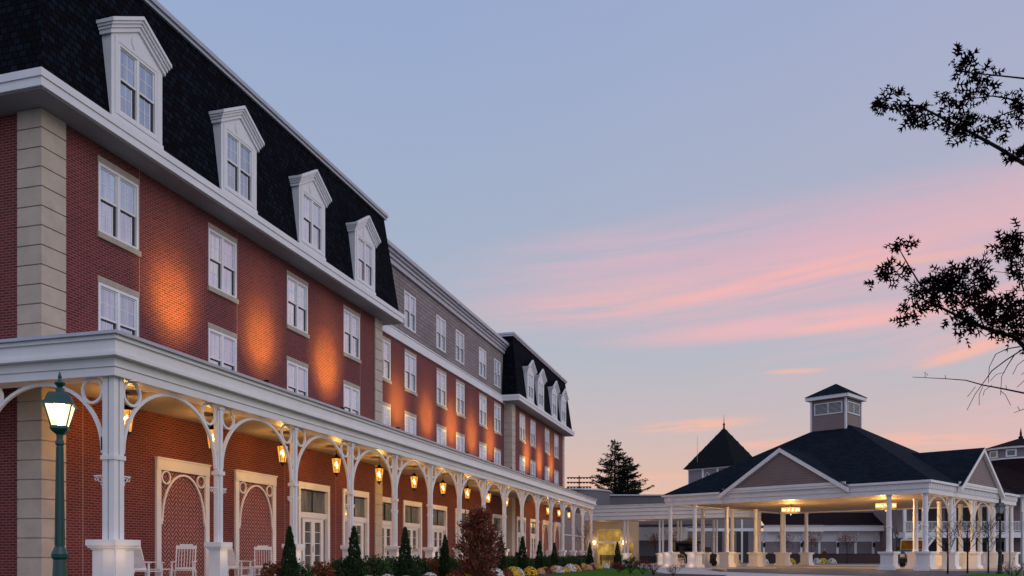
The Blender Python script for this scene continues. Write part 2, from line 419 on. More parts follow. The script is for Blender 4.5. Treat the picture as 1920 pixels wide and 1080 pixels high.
sheet('road', [(12.9,52),(13.6,57.5),(15.5,60.5),(19.5,62.2),(24.2,57),(27.2,53.2),(31,53.6),(42,62),(60,75),(90,75),(60,40),(22,36),(17,42)], .020, 'asphalt')
sheet('grass_verge', [(22,41.5),(25,45.5),(30.5,50),(42,58),(60,72),(60,40),(26,30),(21,36)], .028, 'lawn')
sheet('far_road', [(30,88),(75,88),(75,97),(30,97)], .022, 'asphalt')
sheet('snow_white_kerb', [(22.5,37),(27,40.5),(40,50),(40,40),(26,28)], .034, 'concrete').name = 'pavement_corner'
# kerb along the drive
kb = MB()
kp = [(13.2,52),(13.8,57.6),(15.6,60.8),(19.7,62.6),(24.4,57.2),(27.3,53.4),(31,53.9),(42,62.3)]
for a, b_ in zip(kp, kp[1:]): kb.bar((a[0],a[1],.06), (b_[0],b_[1],.06), .16, .12)
struct(kb.build('kerb', 'tan_concrete'))

# ------------------------------------------------------------------ hotel building
hotel = thing('hotel_building', 'long four-storey red brick hotel with black mansard roofs behind the white porch', 'hotel', (HX, HY, 0), HROT)
def wall_panel(mb, s0, s1, p, z0, z1, holes, m=0, depth=.10):
    xs = sorted({s0, s1} | {h[0] for h in holes} | {h[1] for h in holes}); zs = sorted({z0, z1} | {h[2] for h in holes} | {h[3] for h in holes})
    for a, b in zip(xs, xs[1:]):
        for c, d in zip(zs, zs[1:]):
            mx, mz = (a+b)/2, (c+d)/2
            if any(h[0] < mx < h[1] and h[2] < mz < h[3] for h in holes): continue
            mb.add([(a,p,c),(b,p,c),(b,p,d),(a,p,d)], [(0,1,2,3)], m)
    for h in holes:
        a, b, c, d = h; q = p+depth
        mb.add([(a,p,c),(b,p,c),(b,p,d),(a,p,d),(a,q,c),(b,q,c),(b,q,d),(a,q,d)], [(0,1,5,4),(1,2,6,5),(2,3,7,6),(3,0,4,7)], m)
S1a, S1b, S2b, S3b = 1.09, 20.78, 43.0, 60.5
P1, P2 = 3.1, 3.65
Z3, Z2 = 9.71, 6.49; WH = 1.88; WW = 1.53
C1 = [3.72, 8.46, 13.21, 17.76]
L2 = [21.52, 24.84, 29.43, 32.69, 37.2, 40.55]
L3 = [45.18, 48.38, 53.12, 56.62]
win1 = [(c-WW/2, c+WW/2, z, z+WH) for c in C1 for z in (Z2, Z3)]
win2 = [(a, a+WW, z, z+WH) for a in L2 for z in (Z2, Z3)]
win4 = [(a, a+WW, 12.92, 12.92+WH) for a in L2]
win3 = [(a, a+WW, z, z+WH) for a in L3 for z in (Z2, Z3)]
NICHE1 = [(5.18, 7.67), (9.1, 11.6)]; DOOR1 = [(13.2, 15.7), (16.88, 19.38)]
DOOR2 = [(21.3, 23.75), (24.6, 27.1), (28.5, 31.0), (32.5, 35.0), (36.4, 38.9), (40.0, 42.4)]
DOOR3 = [(44.3, 46.8), (48.2, 50.7)]; NICHE3 = [(52.1, 54.5), (56.3, 58.7)]
DZ = 3.88
def dh(L): return [(a, b, .2, DZ) for a, b in L]
w = MB()
wall_panel(w, S1a, S1b, P1, 0, 12.1, win1+dh(DOOR1)); w.add([(S1a,P1,0),(S1a,P1,12.1),(S1a,18,12.1),(S1a,18,0)], [(0,1,2,3)])
w.add([(S1b,P1,0),(S1b,P2+.01,0),(S1b,P2+.01,12.1),(S1b,P1,12.1)], [(0,1,2,3)])
w.build('brick_wall', 'brick', hotel)
w = MB(); wall_panel(w, S1b, S2b, P2, 0, 11.95, win2+dh(DOOR2)); w.build('brick_wall', 'brick', hotel)
w = MB(); wall_panel(w, S2b, S3b, P1, 0, 12.1, win3+dh(DOOR3)); w.add([(S2b,P1,0),(S2b,P1,12.1),(S2b,P2+.01,12.1),(S2b,P2+.01,0)], [(0,1,2,3)])
w.add([(S3b,P1,0),(S3b,18,0),(S3b,18,12.1),(S3b,P1,12.1)], [(0,1,2,3)]); w.build('brick_wall', 'brick', hotel)
w = MB(); wall_panel(w, S1b, S2b, P2+.02, 12.2, 15.7, win4); w.add([(S1b,18,0),(S3b,18,0),(S3b,18,12),(S1b,18,12)],[(0,1,2,3)]); w.build('siding_wall', 'shake_siding', hotel)
# quoins
def quoin(sa, sb, pa, pb, ztop):
    q = MB(); n = 25; h = ztop/n
    for i in range(n):
        q.box(sa, sb, pa, pb, i*h+.03, (i+1)*h)
        q.box(sa+.04, sb-.04, pa+.04, pb, i*h, i*h+.03)
    q.build('corner_quoin', 'quoin_stone', hotel)
quoin(S1a-.05, 1.81, P1-.05, P1+.70, 12.05)
quoin(20.05, S1b+.05, P1-.05, P2+.02, 12.05)
quoin(S2b-.05, 43.85, P1-.05, P2+.02, 12.05)
quoin(59.8, S3b+.05, P1-.05, P1+.7, 12.05)
# eaves
def eave(sa, sb, pb, name='cornice'):
    e = MB(); o = .8; p = P1-o; a, b = sa-o, sb+o
    e.box(a, b, p, pb, 12.10, 12.31, 0); e.box(a-.035, b+.035, p-.035, pb+.035, 12.312, 12.50, 0)
    x = e.build(name, 'white_trim', hotel)
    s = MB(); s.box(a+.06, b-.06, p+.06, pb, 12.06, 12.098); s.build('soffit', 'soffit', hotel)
eave(S1a, S1b, 18); eave(S2b, S3b, 18)
def mansard(sa, sb, pb):
    m = MB(); a, b, p = sa-.65, sb+.65, P1-.65; i = .55
    lo = [(a,p,12.5),(b,p,12.5),(b,pb,12.5),(a,pb,12.5)]; hi = [(a+i,p+i,16.9),(b-i,p+i,16.9),(b-i,pb,16.9),(a+i,pb,16.9)]
    m.add(lo+hi, [(0,1,5,4),(1,2,6,5),(2,3,7,6),(3,0,4,7),(4,5,6,7)])
    m.build('mansard_roof', 'shingle', hotel)
    c = MB(); c.box(a+i-.10, b-i+.10, p+i-.10, pb, 16.86, 16.98); c.box(a+i-.16, b-i+.16, p+i-.16, pb, 16.982, 17.12)
    c.build('roof_edge', 'metal_flashing', hotel)
mansard(S1a, S1b, 17.5); mansard(S2b, S3b, 17.5)
# middle block cornice and band
c = MB(); c.box(S1b+.3, S2b+.0, P2-.10, P2+.02, 11.95, 12.40); c.box(S1b+.3, S2b, P2-.14, P2+.02, 12.402, 12.46); c.build('band_course', 'white_trim', hotel)
c = MB()
for k, (z0, z1, o) in enumerate([(15.55,15.80,.12),(15.802,15.98,.20),(15.982,16.12,.30),(16.122,16.32,.42)]): c.box(S1b+.2, S2b+.25, P2-o, 17.9, z0, z1)
c.build('parapet_cornice', 'metal_flashing', hotel)

# window (frame + panes), origin at its lower left corner on the wall face, outside is -y
def window_mesh(Wd, H):
    f = MB(); g = MB(); c = .075; y0, y1 = -.015, .10
    f.box(0, Wd, y0, y1, 0, c); f.box(0, Wd, y0, y1, H-c, H); f.box(0, c, y0, y1, c, H-c); f.box(Wd-c, Wd, y0, y1, c, H-c)
    f.box(Wd/2-.05, Wd/2+.05, y0+.01, y1, c, H-c)
    mid = H*.5
    for (a, b) in ((c, Wd/2-.05), (Wd/2+.05, Wd-c)):
        t = .04
        # upper sash
        f.box(a, a+t, .03, .07, mid, H-c); f.box(b-t, b, .03, .07, mid, H-c); f.box(a+t, b-t, .03, .07, H-c-t, H-c); f.box(a+t, b-t, .025, .07, mid, mid+.05)
        # lower sash set back, screen shadow built as a dark strip on its far side
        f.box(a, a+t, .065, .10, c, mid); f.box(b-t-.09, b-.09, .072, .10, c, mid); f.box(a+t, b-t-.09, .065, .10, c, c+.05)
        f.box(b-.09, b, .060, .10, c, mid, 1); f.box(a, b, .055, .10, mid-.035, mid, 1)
        xm = (a+b)/2; zu = (mid+.05+H-c-t)/2; zl = (c+.05+mid)/2
        f.box(xm-.010, xm+.010, .045, .06, mid+.05, H-c-t); f.box(a+t, b-t, .046, .06, zu-.010, zu+.010)
        f.box(xm-.030, xm-.010, .073, .09, c+.05, mid-.03); f.box(a+t, b-t-.09, .074, .09, zl-.010, zl+.010)
        g.add([(a+t,.052,mid+.04),(b-t,.052,mid+.04),(b-t,.052,H-c-t),(a+t,.052,H-c-t)], [(0,1,2,3)])
        g.add([(a+t,.081,c+.04),(b-t-.09,.081,c+.04),(b-t-.09,.081,mid-.02),(a+t,.081,mid-.02)], [(0,1,2,3)])
    return f, g
fw, gw = window_mesh(WW, WH)
def ngon_fix(o): return o
wsrc = None
def place_window(s, p, z, stone=True, parent=None):
    global wsrc
    if wsrc is None:
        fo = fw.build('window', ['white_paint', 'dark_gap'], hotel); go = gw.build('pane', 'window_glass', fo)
        st = MB(); st.box(-.03, WW+.03, -.02, .06, WH+.002, WH+.17); so_ = st.build('lintel', 'sill_stone', fo); st = MB(); st.box(-.05, WW+.05, -.07, .06, -.15, -.002); si_ = st.build('sill', 'sill_stone', fo)
        wsrc = (fo, go, so_, si_)
        fo.location = (s, p, z); return
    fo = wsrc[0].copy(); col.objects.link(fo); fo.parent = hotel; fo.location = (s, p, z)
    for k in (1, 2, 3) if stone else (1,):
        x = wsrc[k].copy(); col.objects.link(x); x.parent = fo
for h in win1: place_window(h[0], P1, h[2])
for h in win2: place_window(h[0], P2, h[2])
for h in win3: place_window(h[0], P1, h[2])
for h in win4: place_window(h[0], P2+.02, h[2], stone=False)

# dormers
def dormer(c, src=[None]):
    if src[0] is None:
        f0 = -.68      # face plane relative to P1
        b = MB(); hwid = .99; back = .25
        z0, ze, za = 12.5, 14.95, 15.62
        wz0, wz1 = 12.80, 12.80+WH-.02; ww = .75
        # front face with a window hole
        wall = [(-hwid, hwid)]
        mbf = MB(); wall_panel(mbf, -hwid, hwid, f0, z0, ze, [(-ww, ww, wz0, wz1)], depth=.1)
        b.v, b.f, b.m = mbf.v, mbf.f, mbf.m
        b.add([(-hwid,f0,ze),(hwid,f0,ze),(0,f0,za)], [(0,1,2)])
        b.add([(-hwid,f0,z0),(-hwid,back,z0),(-hwid,back,ze),(-hwid,f0,ze)], [(0,3,2,1)])
        b.add([(hwid,f0,z0),(hwid,back,z0),(hwid,back,ze),(hwid,f0,ze)], [(0,1,2,3)])
        # base block on the cornice
        b.box(-hwid-.02, hwid+.02, f0-.03, f0+.02, 12.502, 12.70)
        # raised casing round the window
        b.box(-ww-.12, -ww, f0-.03, f0, wz0-.08, wz1+.10); b.box(ww, ww+.12, f0-.03, f0, wz0-.08, wz1+.10); b.box(-ww, ww, f0-.03, f0, wz1, wz1+.10); b.box(-ww, ww, f0-.04, f0, wz0-.08, wz0)
        # pilaster edge lines
        b.box(-ww-.22, -ww-.20, f0-.012, f0, wz1+.10, wz1+.22); 
        o = b.build('dormer', 'white_trim', hotel)
        # half-round medallion
        pts = [(.25*math.cos(a), f0-.025, 14.98+.25*math.sin(a)) for a in [2*math.pi*i/24 for i in range(24)]]
        md = MB(); md.prism(pts, (0,.03,0)); md.build('medallion', 'white_trim', o)
        # stepped raking cornice
        r = MB()
        for k, (pr, zl, zh) in enumerate([(.06, -.34, -.22), (.11, -.218, -.13), (.16, -.128, -.05), (.21, -.048, .05)]):
            e = hwid+.04+pr*.55
            sl = (za+.08-ze)/(hwid+.15)
            zt = za+.08
            def pt(x, dz): return (x, f0-pr, zt - abs(x)*sl*.92 + dz)
            for sg in (-1, 1):
                ring = [pt(0, zl), pt(sg*e, zl), pt(sg*e, zh), pt(0, zh)]
                r.prism(ring, (0, pr+.95, 0))
        r.build('pediment', 'white_trim', o)
        rf = MB(); sl = (za+.08-ze)/(hwid+.15)*.92
        for sg in (-1, 1):
            e = hwid+.16
            rf.prism([(0,f0-.10,za+.135),(sg*e,f0-.10,za+.135-e*sl),(sg*e,f0-.10,za+.16-e*sl),(0,f0-.10,za+.16)], (0, 1.1, 0))
        rf.build('dormer_roof', 'shingle', o)
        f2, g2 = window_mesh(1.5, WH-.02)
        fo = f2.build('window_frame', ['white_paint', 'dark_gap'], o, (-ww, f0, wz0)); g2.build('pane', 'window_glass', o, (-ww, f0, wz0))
        reg(o); src[0] = o; o.location = (c, P1, 0); return
    copy_tree(src[0], hotel, (c, P1, 0))
for c in C1: dormer(c-.06)
for a in L3: dormer(a+WW/2-.06)

# movement joints in the brickwork
for s_, z0_, z1_ in ((2.42,.2,5.2),(4.53,5.95,12.1),(8.42,.2,5.2),(12.3,.2,5.2),(16.3,.2,5.2),(18.60,5.95,12.1),(9.27,5.95,12.1)):
    j = MB(); j.box(s_-.007, s_+.007, P1-.003, P1+.02, z0_, z1_); j.build('movement_joint', 'sill_stone', hotel)
# ground-floor doors and brick niches
def ring_pts(cx, cz, r, y, n=20): return [(cx+r*math.cos(2*math.pi*i/n), y, cz+r*math.sin(2*math.pi*i/n)) for i in range(n)]
def arch_pts(x0, x1, zb, zt, y, n=20):
    c = (x0+x1)/2; a = (x1-x0)/2
    return [(c-a*math.cos(math.pi*i/n), y, zb+(zt-zb)*math.sin(math.pi*i/n)) for i in range(n+1)]
def strip(mb, pts, w, d, m=0, closed=False):      # flat bar following pts in the x-z plane; w across, d deep (y)
    n = len(pts); P = []
    for i in range(n):
        a = Vector(pts[i-1] if (closed or i) else pts[i]); b = Vector(pts[(i+1) % n] if (closed or i < n-1) else pts[i])
        t = (b-a).normalized(); nn = Vector((-t.z, 0, t.x)); p = Vector(pts[i])
        P += [p+nn*w/2+Vector((0,-d/2,0)), p-nn*w/2+Vector((0,-d/2,0)), p-nn*w/2+Vector((0,d/2,0)), p+nn*w/2+Vector((0,d/2,0))]
    Fs = []
    for i in range(n if closed else n-1):
        j = (i+1) % n
        for k in range(4): Fs.append((i*4+k, i*4+(k+1) % 4, j*4+(k+1) % 4, j*4+k))
    mb.add(P, Fs, m)
def niche(a, b):
    n = MB(); y = P1-.07; t = .20
    n.box(a, b, y-.02, P1, DZ-.32, DZ); n.box(a-.03, b+.03, y-.05, P1, DZ, DZ+.05); n.box(a, a+t, y, P1, .2, DZ-.32); n.box(b-t, b, y, P1, .2, DZ-.32)
    o = n.build('niche', 'white_paint', hotel)
    h = MB(); h.add([(a+t,P1-.012,.2),(b-t,P1-.012,.2),(b-t,P1-.012,DZ-.32),(a+t,P1-.012,DZ-.32)], [(0,1,2,3)]); h.build('herringbone_panel', 'herringbone', o)
    s = MB(); yy = P1-.05
    strip(s, arch_pts(a+t+.05, b-t-.05, 2.05, DZ-.40, yy), .06, .05)
    for cx in (a+t+.22, b-t-.22): strip(s, ring_pts(cx, DZ-.53, .185, yy), .045, .05, closed=True)
    s.box(a+t, a+t+.05, yy-.03, yy+.03, 1.95, 2.15); s.box(b-t-.05, b-t, yy-.03, yy+.03, 1.95, 2.15)
    s.build('arch_trim', 'white_paint', o)
for a, b in NICHE1+NICHE3: niche(a, b)
def door(a, b, p, neon=False):
    n = MB(); t = .17; q = p+.10
    n.box(a, b, p-.06, p, DZ-.26, DZ+.0); n.box(a, a+t, p-.06, p, .2, DZ-.26); n.box(b-t, b, p-.06, p, .2, DZ-.26)   # casing
    a2, b2 = a+t, b-t
    n.box(a2, b2, p-.01, q, 2.50, 2.72)                       # transom bar
    n.box(a2, a2+.04, p+.01, q, .2, DZ-.26); n.box(b2-.04, b2, p+.01, q, .2, DZ-.26)
    m = (a2+b2)/2; n.box(m-.02, m+.02, p+.03, q, 2.72, DZ-.28, 1)
    n.box(a2+.04, b2-.04, p+.03, q, 2.72, 2.75, 1); n.box(a2+.04, b2-.04, p+.03, q, DZ-.31, DZ-.28, 1)
    # double leaf
    l0, l1 = a2+.32, b2-.32
    for x0, x1 in ((l0, (l0+l1)/2-.005), ((l0+l1)/2+.005, l1)):
        n.box(x0, x0+.13, p+.02, q, .22, 2.46); n.box(x1-.13, x1, p+.02, q, .22, 2.46); n.box(x0+.13, x1-.13, p+.02, q, 2.34, 2.46); n.box(x0+.13, x1-.13, p+.02, q, .22, .5)
        for z in (1.02, 1.50, 1.95): n.box(x0+.13, x1-.13, p+.05, q-.02, z-.012, z+.012)
    n.box(a2+.04, b2-.04, p+.02, q, 2.46, 2.50)
    n.box(l0-.06, l0, p+.01, q, .2, 2.46); n.box(l1, l1+.06, p+.01, q, .2, 2.46)
    o = n.build('door', ['white_paint', 'dark_gap'], hotel)
    g = MB(); y = p+.075
    g.add([(a2,y,2.7),(b2,y,2.7),(b2,y,DZ-.2),(a2,y,DZ-.2)], [(0,1,2,3)]); g.build('transom_pane', 'transom_glass', o)
    g = MB(); g.add([(a2,y,.2),(b2,y,.2),(b2,y,2.6),(a2,y,2.6)], [(0,1,2,3)]); g.build('door_pane', 'door_glass', o)
    hd = MB(); hd.tube([((l0+l1)/2-.07,p-.02,1.15),((l0+l1)/2-.07,p-.02,1.4)], .012, 5); hd.build('handle', 'black_iron', o)
for a, b in DOOR1+DOOR3: door(a, b, P1)
for a, b in DOOR2: door(a, b, P2)

# ------------------------------------------------------------------ porch
porch = thing('porch', 'long white porch of posts, ring-and-arch brackets and a deep cornice along the hotel', 'porch', (HX, HY, 0), HROT)
SE = 15*BAY+.45; PL = 15
def porch_ring(o, z0, z1, name, m, inner=.35, so=None):     # an L-shaped beam: facade side and left side
    b = MB()
    b.box(-o, 15*BAY+o, -o, inner, z0, z1); b.box(-o, inner, inner, PL, z0, z1)
    return b.build(name, m, porch)
b = MB()
def L(o, z0, z1, inner=.35):
    poly = [(-o,-o,z0),(15*BAY+o,-o,z0),(15*BAY+o,inner,z0),(inner,inner,z0),(inner,PL,z0),(-o,PL,z0)]
    b.prism(poly, (0,0,z1-z0))
L(.20, 5.03, 5.22); L(.235, 5.222, 5.42); b.build('beam', 'white_paint', porch)
b = MB()
L(.42, 5.422, 5.50, 3.0); L(.36, 5.502, 5.78, 3.0); L(.42, 5.782, 5.87, 3.0); b.build('cornice', 'white_paint', porch)
b = MB()
poly = [(-.50,-.50),(15*BAY+.50,-.50),(15*BAY+.5,P1),(S2b,P1-.06),(S2b,P2),(S1b,P2),(S1b,P1-.06),(S1a-.06,P1-.06),(S1a-.06,PL),(-.5,PL)]
b.prism([(x,y,5.872) for x,y in poly], (0,0,.07)); b.build('canopy_roof', 'metal_flashing', porch)
b = MB(); b.box(.35, 15*BAY+.2, .35, 3.04, 5.20, 5.24); b.box(S1b+.1, S2b-.1, 3.04, P2-.03, 5.20, 5.24)
b.box(.35, S1a-.06, 3.04, PL, 5.20, 5.24)
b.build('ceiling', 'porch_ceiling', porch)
b = MB(); b.box(-.4, 15*BAY+.4, -.4, 3.03, .02, .2); b.box(-.4, S1a-.06, 3.03, PL, .02, .2); b.box(S1b+.1, S2b-.1, 3.03, P2-.03, .02, .2); b.build('porch_floor', 'concrete', porch)

def post_parts(corner=False):
    b = MB()
    if corner:
        for (x, y) in ((0,0),(.175,0),(0,.175)):
            b.box(x-.070, x+.070, y-.070, y+.070, 1.38, 5.03)
        b.box(-.10, .275, -.10, .275, 3.18, 3.28)
        b.box(.055,.20,.055,.20,1.38,5.03)
    else:
        b.box(-.105, .105, -.055, .055, 1.38, 5.03); b.box(-.055, .055, -.105, .105, 1.38, 5.03)
        b.box(-.125, .125, -.125, .125, 3.18, 3.28); b.box(-.12, .12, -.12, .12, 4.93, 5.03)
    d = MB(); 
    if corner:
        cx = cy = .06
        for w_, z0, z1 in ((.36,.2,.42),(.30,.42,1.16),(.33,1.16,1.20),(.37,1.20,1.25),(.40,1.25,1.385)): d.box(cx-w_, cx+w_, cy-w_, cy+w_, z0, z1)
        d.box(cx-.31, cx-.02, cy-.34, cy-.30, .44, 1.16); d.box(cx-.34, cx-.30, cy-.31, cy-.02, .44, 1.16)
    else:
        for w_, z0, z1 in ((.22,.2,.40),(.17,.40,1.18),(.20,1.18,1.22),(.23,1.22,1.26),(.26,1.26,1.385)): d.box(-w_, w_, -w_, w_, z0, z1)
    return b, d
def scroll(b, sx, sy, x, y):       # small shelf bracket with curls going out along (sx, sy)
    def q(d, z): return (x+sx*d, y+sy*d, z)
    b.bar(q(.08,2.83), q(.36,2.83), .03, .03)
    for d, z, r in ((.30,2.765,.038),(.20,2.745,.048),(.13,2.655,.045),(.11,2.56,.028)):
        pts = [(x+sx*(d+r*math.cos(a)), y+sy*(d+r*math.cos(a)), z+r*math.sin(a)) for a in [2*math.pi*i/9 for i in range(9)]]
        b.tube(pts, .011, 4, closed=True)
def arch_mesh(x0, x1, zb=3.40, zt=4.97, rr=.27, base=3.36, gap=.08):
    b = MB(); a, c = x0+gap+.03, x1-gap-.03
    strip(b, arch_pts(a, c, zb, zt, 0, 24), .075, .07)
    for cx in (x0+gap+.04+rr, x1-gap-.04-rr): strip(b, ring_pts(cx, zt+.055-rr, rr, 0, 24), .055, .06, closed=True)
    b.box(x0+gap-.02, x0+gap+.06, -.035, .035, base-.02, base+.35); b.box(x1-gap-.06, x1-gap+.02, -.035, .035, base-.02, base+.35)
    return b
b, d = post_parts(True); scroll(b, 1, 0, .17, 0); scroll(b, 0, 1, 0, .17)
o = b.build('column', 'white_paint', porch); d.build('pedestal', 'white_paint', o)
b, d = post_parts(); scroll(b, 1, 0, 0, 0); scroll(b, -1, 0, 0, 0)
o = b.build('column', 'white_paint', porch, (BAY, 0, 0)); d.build('pedestal', 'white_paint', o); reg(o); csrc = o
for k in range(2, 16): copy_tree(csrc, porch, (k*BAY, 0, 0))
for k in range(1, 4): c_ = copy_tree(csrc, porch, (0, k*BAY, 0)); c_.rotation_euler = (0,0,R(90))
a0 = arch_mesh(.18, BAY-.03).build('arch', 'white_paint', porch)
a1 = arch_mesh(.03, BAY-.03).build('arch', 'white_paint', porch, (BAY, 0, 0))
for k in range(2, 15): c_ = a1.copy(); col.objects.link(c_); c_.location = (k*BAY, 0, 0)
c_ = a0.copy(); col.objects.link(c_); c_.rotation_euler = (0,0,R(90))
for k in range(1, 3): c_ = a1.copy(); col.objects.link(c_); c_.location = (0, k*BAY, 0); c_.rotation_euler = (0,0,R(90))
# uplights standing on the canopy roof and little downlights under the pedestal caps
ORANGE = (1, .62, .07)
GL = [(6.0,P1),(10.74,P1),(15.45,P1),(23.9,P2),(27.95,P2),(31.8,P2),(35.7,P2),(39.5,P2),(47.3,P1),(51.2,P1),(55.4,P1)]
rnd0 = random.Random(4)
for s, p in GL:
    u = MB(); u.lathe([(.05,0),(.07,.02),(.07,.14),(.09,.2)], (0,0,0), 8); o = u.build('uplight', 'black_iron', porch, (s, -.1, 5.945))
    e_, aim_ = rnd0.uniform(.85, 1.15), (s+rnd0.uniform(-.08,.08), p, 8.78+rnd0.uniform(-.1,.1))
    lamp(porch, (s, -.1, 6.22), 1900*e_, ORANGE, .14, 'uplight_light', 30, aim_)
    lamp(porch, (s, -.1, 6.22), 1300*e_, ORANGE, .14, 'uplight_light', 47, aim_)
for k in range(0, 16):
    x, y = (k*BAY, -.42) if k else (-.1, -.62)
    lamp(porch, (x, y, 1.05), 1.3 if k else 2.2, (1, .62, .36), .06, 'pedestal_light')
lamp(porch, (-.62, -.1, 1.05), 1.6, (1, .62, .36), .02, 'pedestal_light')

# ------------------------------------------------------------------ hanging lanterns
def make_lantern():
    t = thing('hanging_lantern', '', 'lantern', (0,0,0), 0, 'lit amber lanterns hanging from the porch ceiling')
    g = MB(); g.lathe([(.13,-.35),(.215,.30)], n=6); g.build('glass', 'amber_glass', t)
    f = MB()
    for j in range(6):
        a = 2*math.pi*j/6; f.bar((.132*math.cos(a),.132*math.sin(a),-.36), (.218*math.cos(a),.218*math.sin(a),.31), .016, .016)
    f.lathe([(.02,-.52),(.03,-.46),(.10,-.40),(.15,-.37),(.145,-.345)], n=6); f.lathe([(.235,.30),(.24,.325),(.15,.39),(.07,.45),(.03,.52)], n=6)
    f.build('frame', 'black_iron', t)
    s = MB(); s.tube([(0,0,.5),(0,0,.86)], .012, 5); s.lathe([(.07,.84),(.07,.865)], n=8); s.build('stem', 'black_iron', t)
    for (x, y, z) in ((.05,0,-.02),(-.03,.05,.06),(-.03,-.05,-.1),(.0,.0,.12)):
        b = MB(); b.lathe([(.006,-.05),(.022,-.02),(.022,.02),(.006,.06)], (x,y,z), 6); b.build('bulb', 'bulb', t)
    return reg(t)
ls = make_lantern(); first = True
for k in list(range(0, 10))+[12, 13, 14]:
    s = (k+.5)*BAY+(.36 if k == 0 else .08); lab = f'lit amber lantern hanging in the {ORD[k]} porch bay from the left corner post'
    if first: o = ls; o['label'] = lab; first = False
    else: o = copy_tree(ls, None, label=lab)
    o.location = hw(s, 1.6, 4.475); o.rotation_euler = (0,0,HROT)
    o.scale = (.84,.84,.84)
    lamp(o, (0,0,0), 165, (1, .56, .16), .08, 'lantern_light')

# ------------------------------------------------------------------ street lamps
def make_street_lamp(lit, paint):
    t = thing('street_lamp', '', 'street lamp', (0,0,0))
    p = MB()
    p.lathe([(.17,0),(.17,.12),(.13,.16),(.105,.55),(.088,.92),(.085,1.0),(.108,1.03),(.112,1.08),(.095,1.12),(.070,1.18)], n=12)
    p.lathe([(.062,1.18),(.042,2.62),(.058,2.64),(.058,2.68),(.042,2.72),(.046,2.80)], n=12)
    for j in range(8):
        a = 2*math.pi*j/8; p.bar((.060*math.cos(a),.060*math.sin(a),1.2), (.041*math.cos(a),.041*math.sin(a),2.6), .014, .014)
    p.build('pole', paint, t)
    g = MB(); g.lathe([(.098,2.90),(.172,3.19)], n=4); g.build('glass', 'lamp_glass' if lit else 'clear_lamp_glass', t)
    c = MB()
    c.lathe([(.05,2.78),(.10,2.83),(.115,2.86),(.105,2.90)], n=4)
    for (x, y) in ((1,1),(1,-1),(-1,1),(-1,-1)): c.bar((.098*x,.098*y,2.89), (.174*x,.174*y,3.20), .015, .015)
    c.lathe([(.225,3.185),(.20,3.205),(.165,3.26),(.145,3.33),(.12,3.365),(.06,3.38)], n=4)
    c.lathe([(.06,3.365),(.06,3.44),(.03,3.45),(.075,3.51),(.03,3.55),(.02,3.58),(.028,3.60),(.005,3.68)], n=10)
    c.build('lamp_head', paint, t)
    b = MB(); b.lathe([(.02,2.90),(.045,2.97),(.045,3.08),(.01,3.13)], n=8); b.build('bulb', 'bulb_white' if lit else 'clear_lamp_glass', t)
    return t
t = make_street_lamp(True, 'green_paint'); t.location = (-6.44, 12, -.02); t.rotation_euler = (0,0,R(20)); t['label'] = 'lit green street lamp with glowing glass lantern in front of the hotel corner'
lamp(t, (0,0,3.16), 80, (1, .76, .44), .06, 'lamp_light')
t = make_street_lamp(False, 'dark_green_paint'); t.location = (26.06, 45, -.02); t.rotation_euler = (0,0,R(8)); t.scale = (1,1,1.14); t['label'] = 'unlit dark street lamp standing before the right side of the carport'
t = make_street_lamp(False, 'dark_green_paint'); t.location = W(1681, 1060, 88).xy.to_3d(); t['label'] = 'small distant dark street lamp beyond the carport beside the long low building'

# ------------------------------------------------------------------ porch furniture
def rocking_chair():
    t = thing('rocking_chair', '', 'rocking chair', (0,0,0), 0, 'white rocking chairs on the porch')
    s = MB()
    for i in range(6): s.box(-.25, .25, -.24+i*.082, -.17+i*.082, .40, .42)
    s.build('seat', 'white_paint', t)
    b = MB()
    tilt = lambda z: .22+(z-.42)*.28
    for x in (-.26, .26): b.bar((x,tilt(.36),.36), (x,tilt(1.12),1.12), .045, .03, up=(1,0,0))
    for i in range(6): x = -.19+i*.076; b.bar((x,tilt(.44),.44), (x,tilt(1.02),1.02), .045, .012, up=(1,0,0))
    b.bar((-.26,tilt(.46),.46), (.26,tilt(.46),.46), .03, .06); b.bar((-.28,tilt(1.06),1.06), (.28,tilt(1.06),1.06), .03, .10); b.bar((-.18,tilt(1.12),1.13), (.18,tilt(1.12),1.13), .03, .05)
    b.build('backrest', 'white_paint', t)
    for x in (-.28, .28):
        a = MB(); a.bar((x,-.30,.64), (x,.30,.66), .07, .025); a.bar((x,-.24,.05), (x,-.24,.63), .04, .04); a.build('armrest', 'white_paint', t)
        r = MB(); pts = [(x, -.45+i*.1, .02+.09*((i-4.5)/5)**2) for i in range(11)]; r.tube(pts, .022, 4); r.bar((x,.20,.05), (x,.24,.42), .04, .04); r.build('rocker', 'white_paint', t)
    st = MB(); st.bar((-.28,-.24,.2), (.28,-.24,.2), .025, .025); st.build('stretcher', 'white_paint', t)
    return reg(t)
rc = rocking_chair(); first = True
chairs = [(3.15, 1.7, 5, 'white rocking chair seen side-on just right of the corner post'),
          (4.72, 1.75, -62, 'white rocking chair before the left edge of the first herringbone niche'),
          (7.45, 1.8, 5, 'white rocking chair half hidden behind the second porch post'),
          (8.75, 1.75, -55, 'white rocking chair before the second herringbone niche'),
          (22.9, 1.9, 60, 'white rocking chair by the first door after the stone quoin strip'),
          (35.6, 1.9, 20, 'distant white rocking chair beside the tenth porch post'),
          (45.5, 1.6, 15, 'distant white rocking chair in the twelfth porch bay'),
          (49.3, 1.6, 60, 'distant white rocking chair near the thirteenth porch post'),
          (55.0, 1.6, 15, 'far white rocking chair before the last herringbone niche')]
for s, p, a, lab in chairs:
    o = rc if first else copy_tree(rc, None); first = False
    o['label'] = lab; o.location = hw(s, p, .2); o.rotation_euler = (0,0,HROT+R(a))
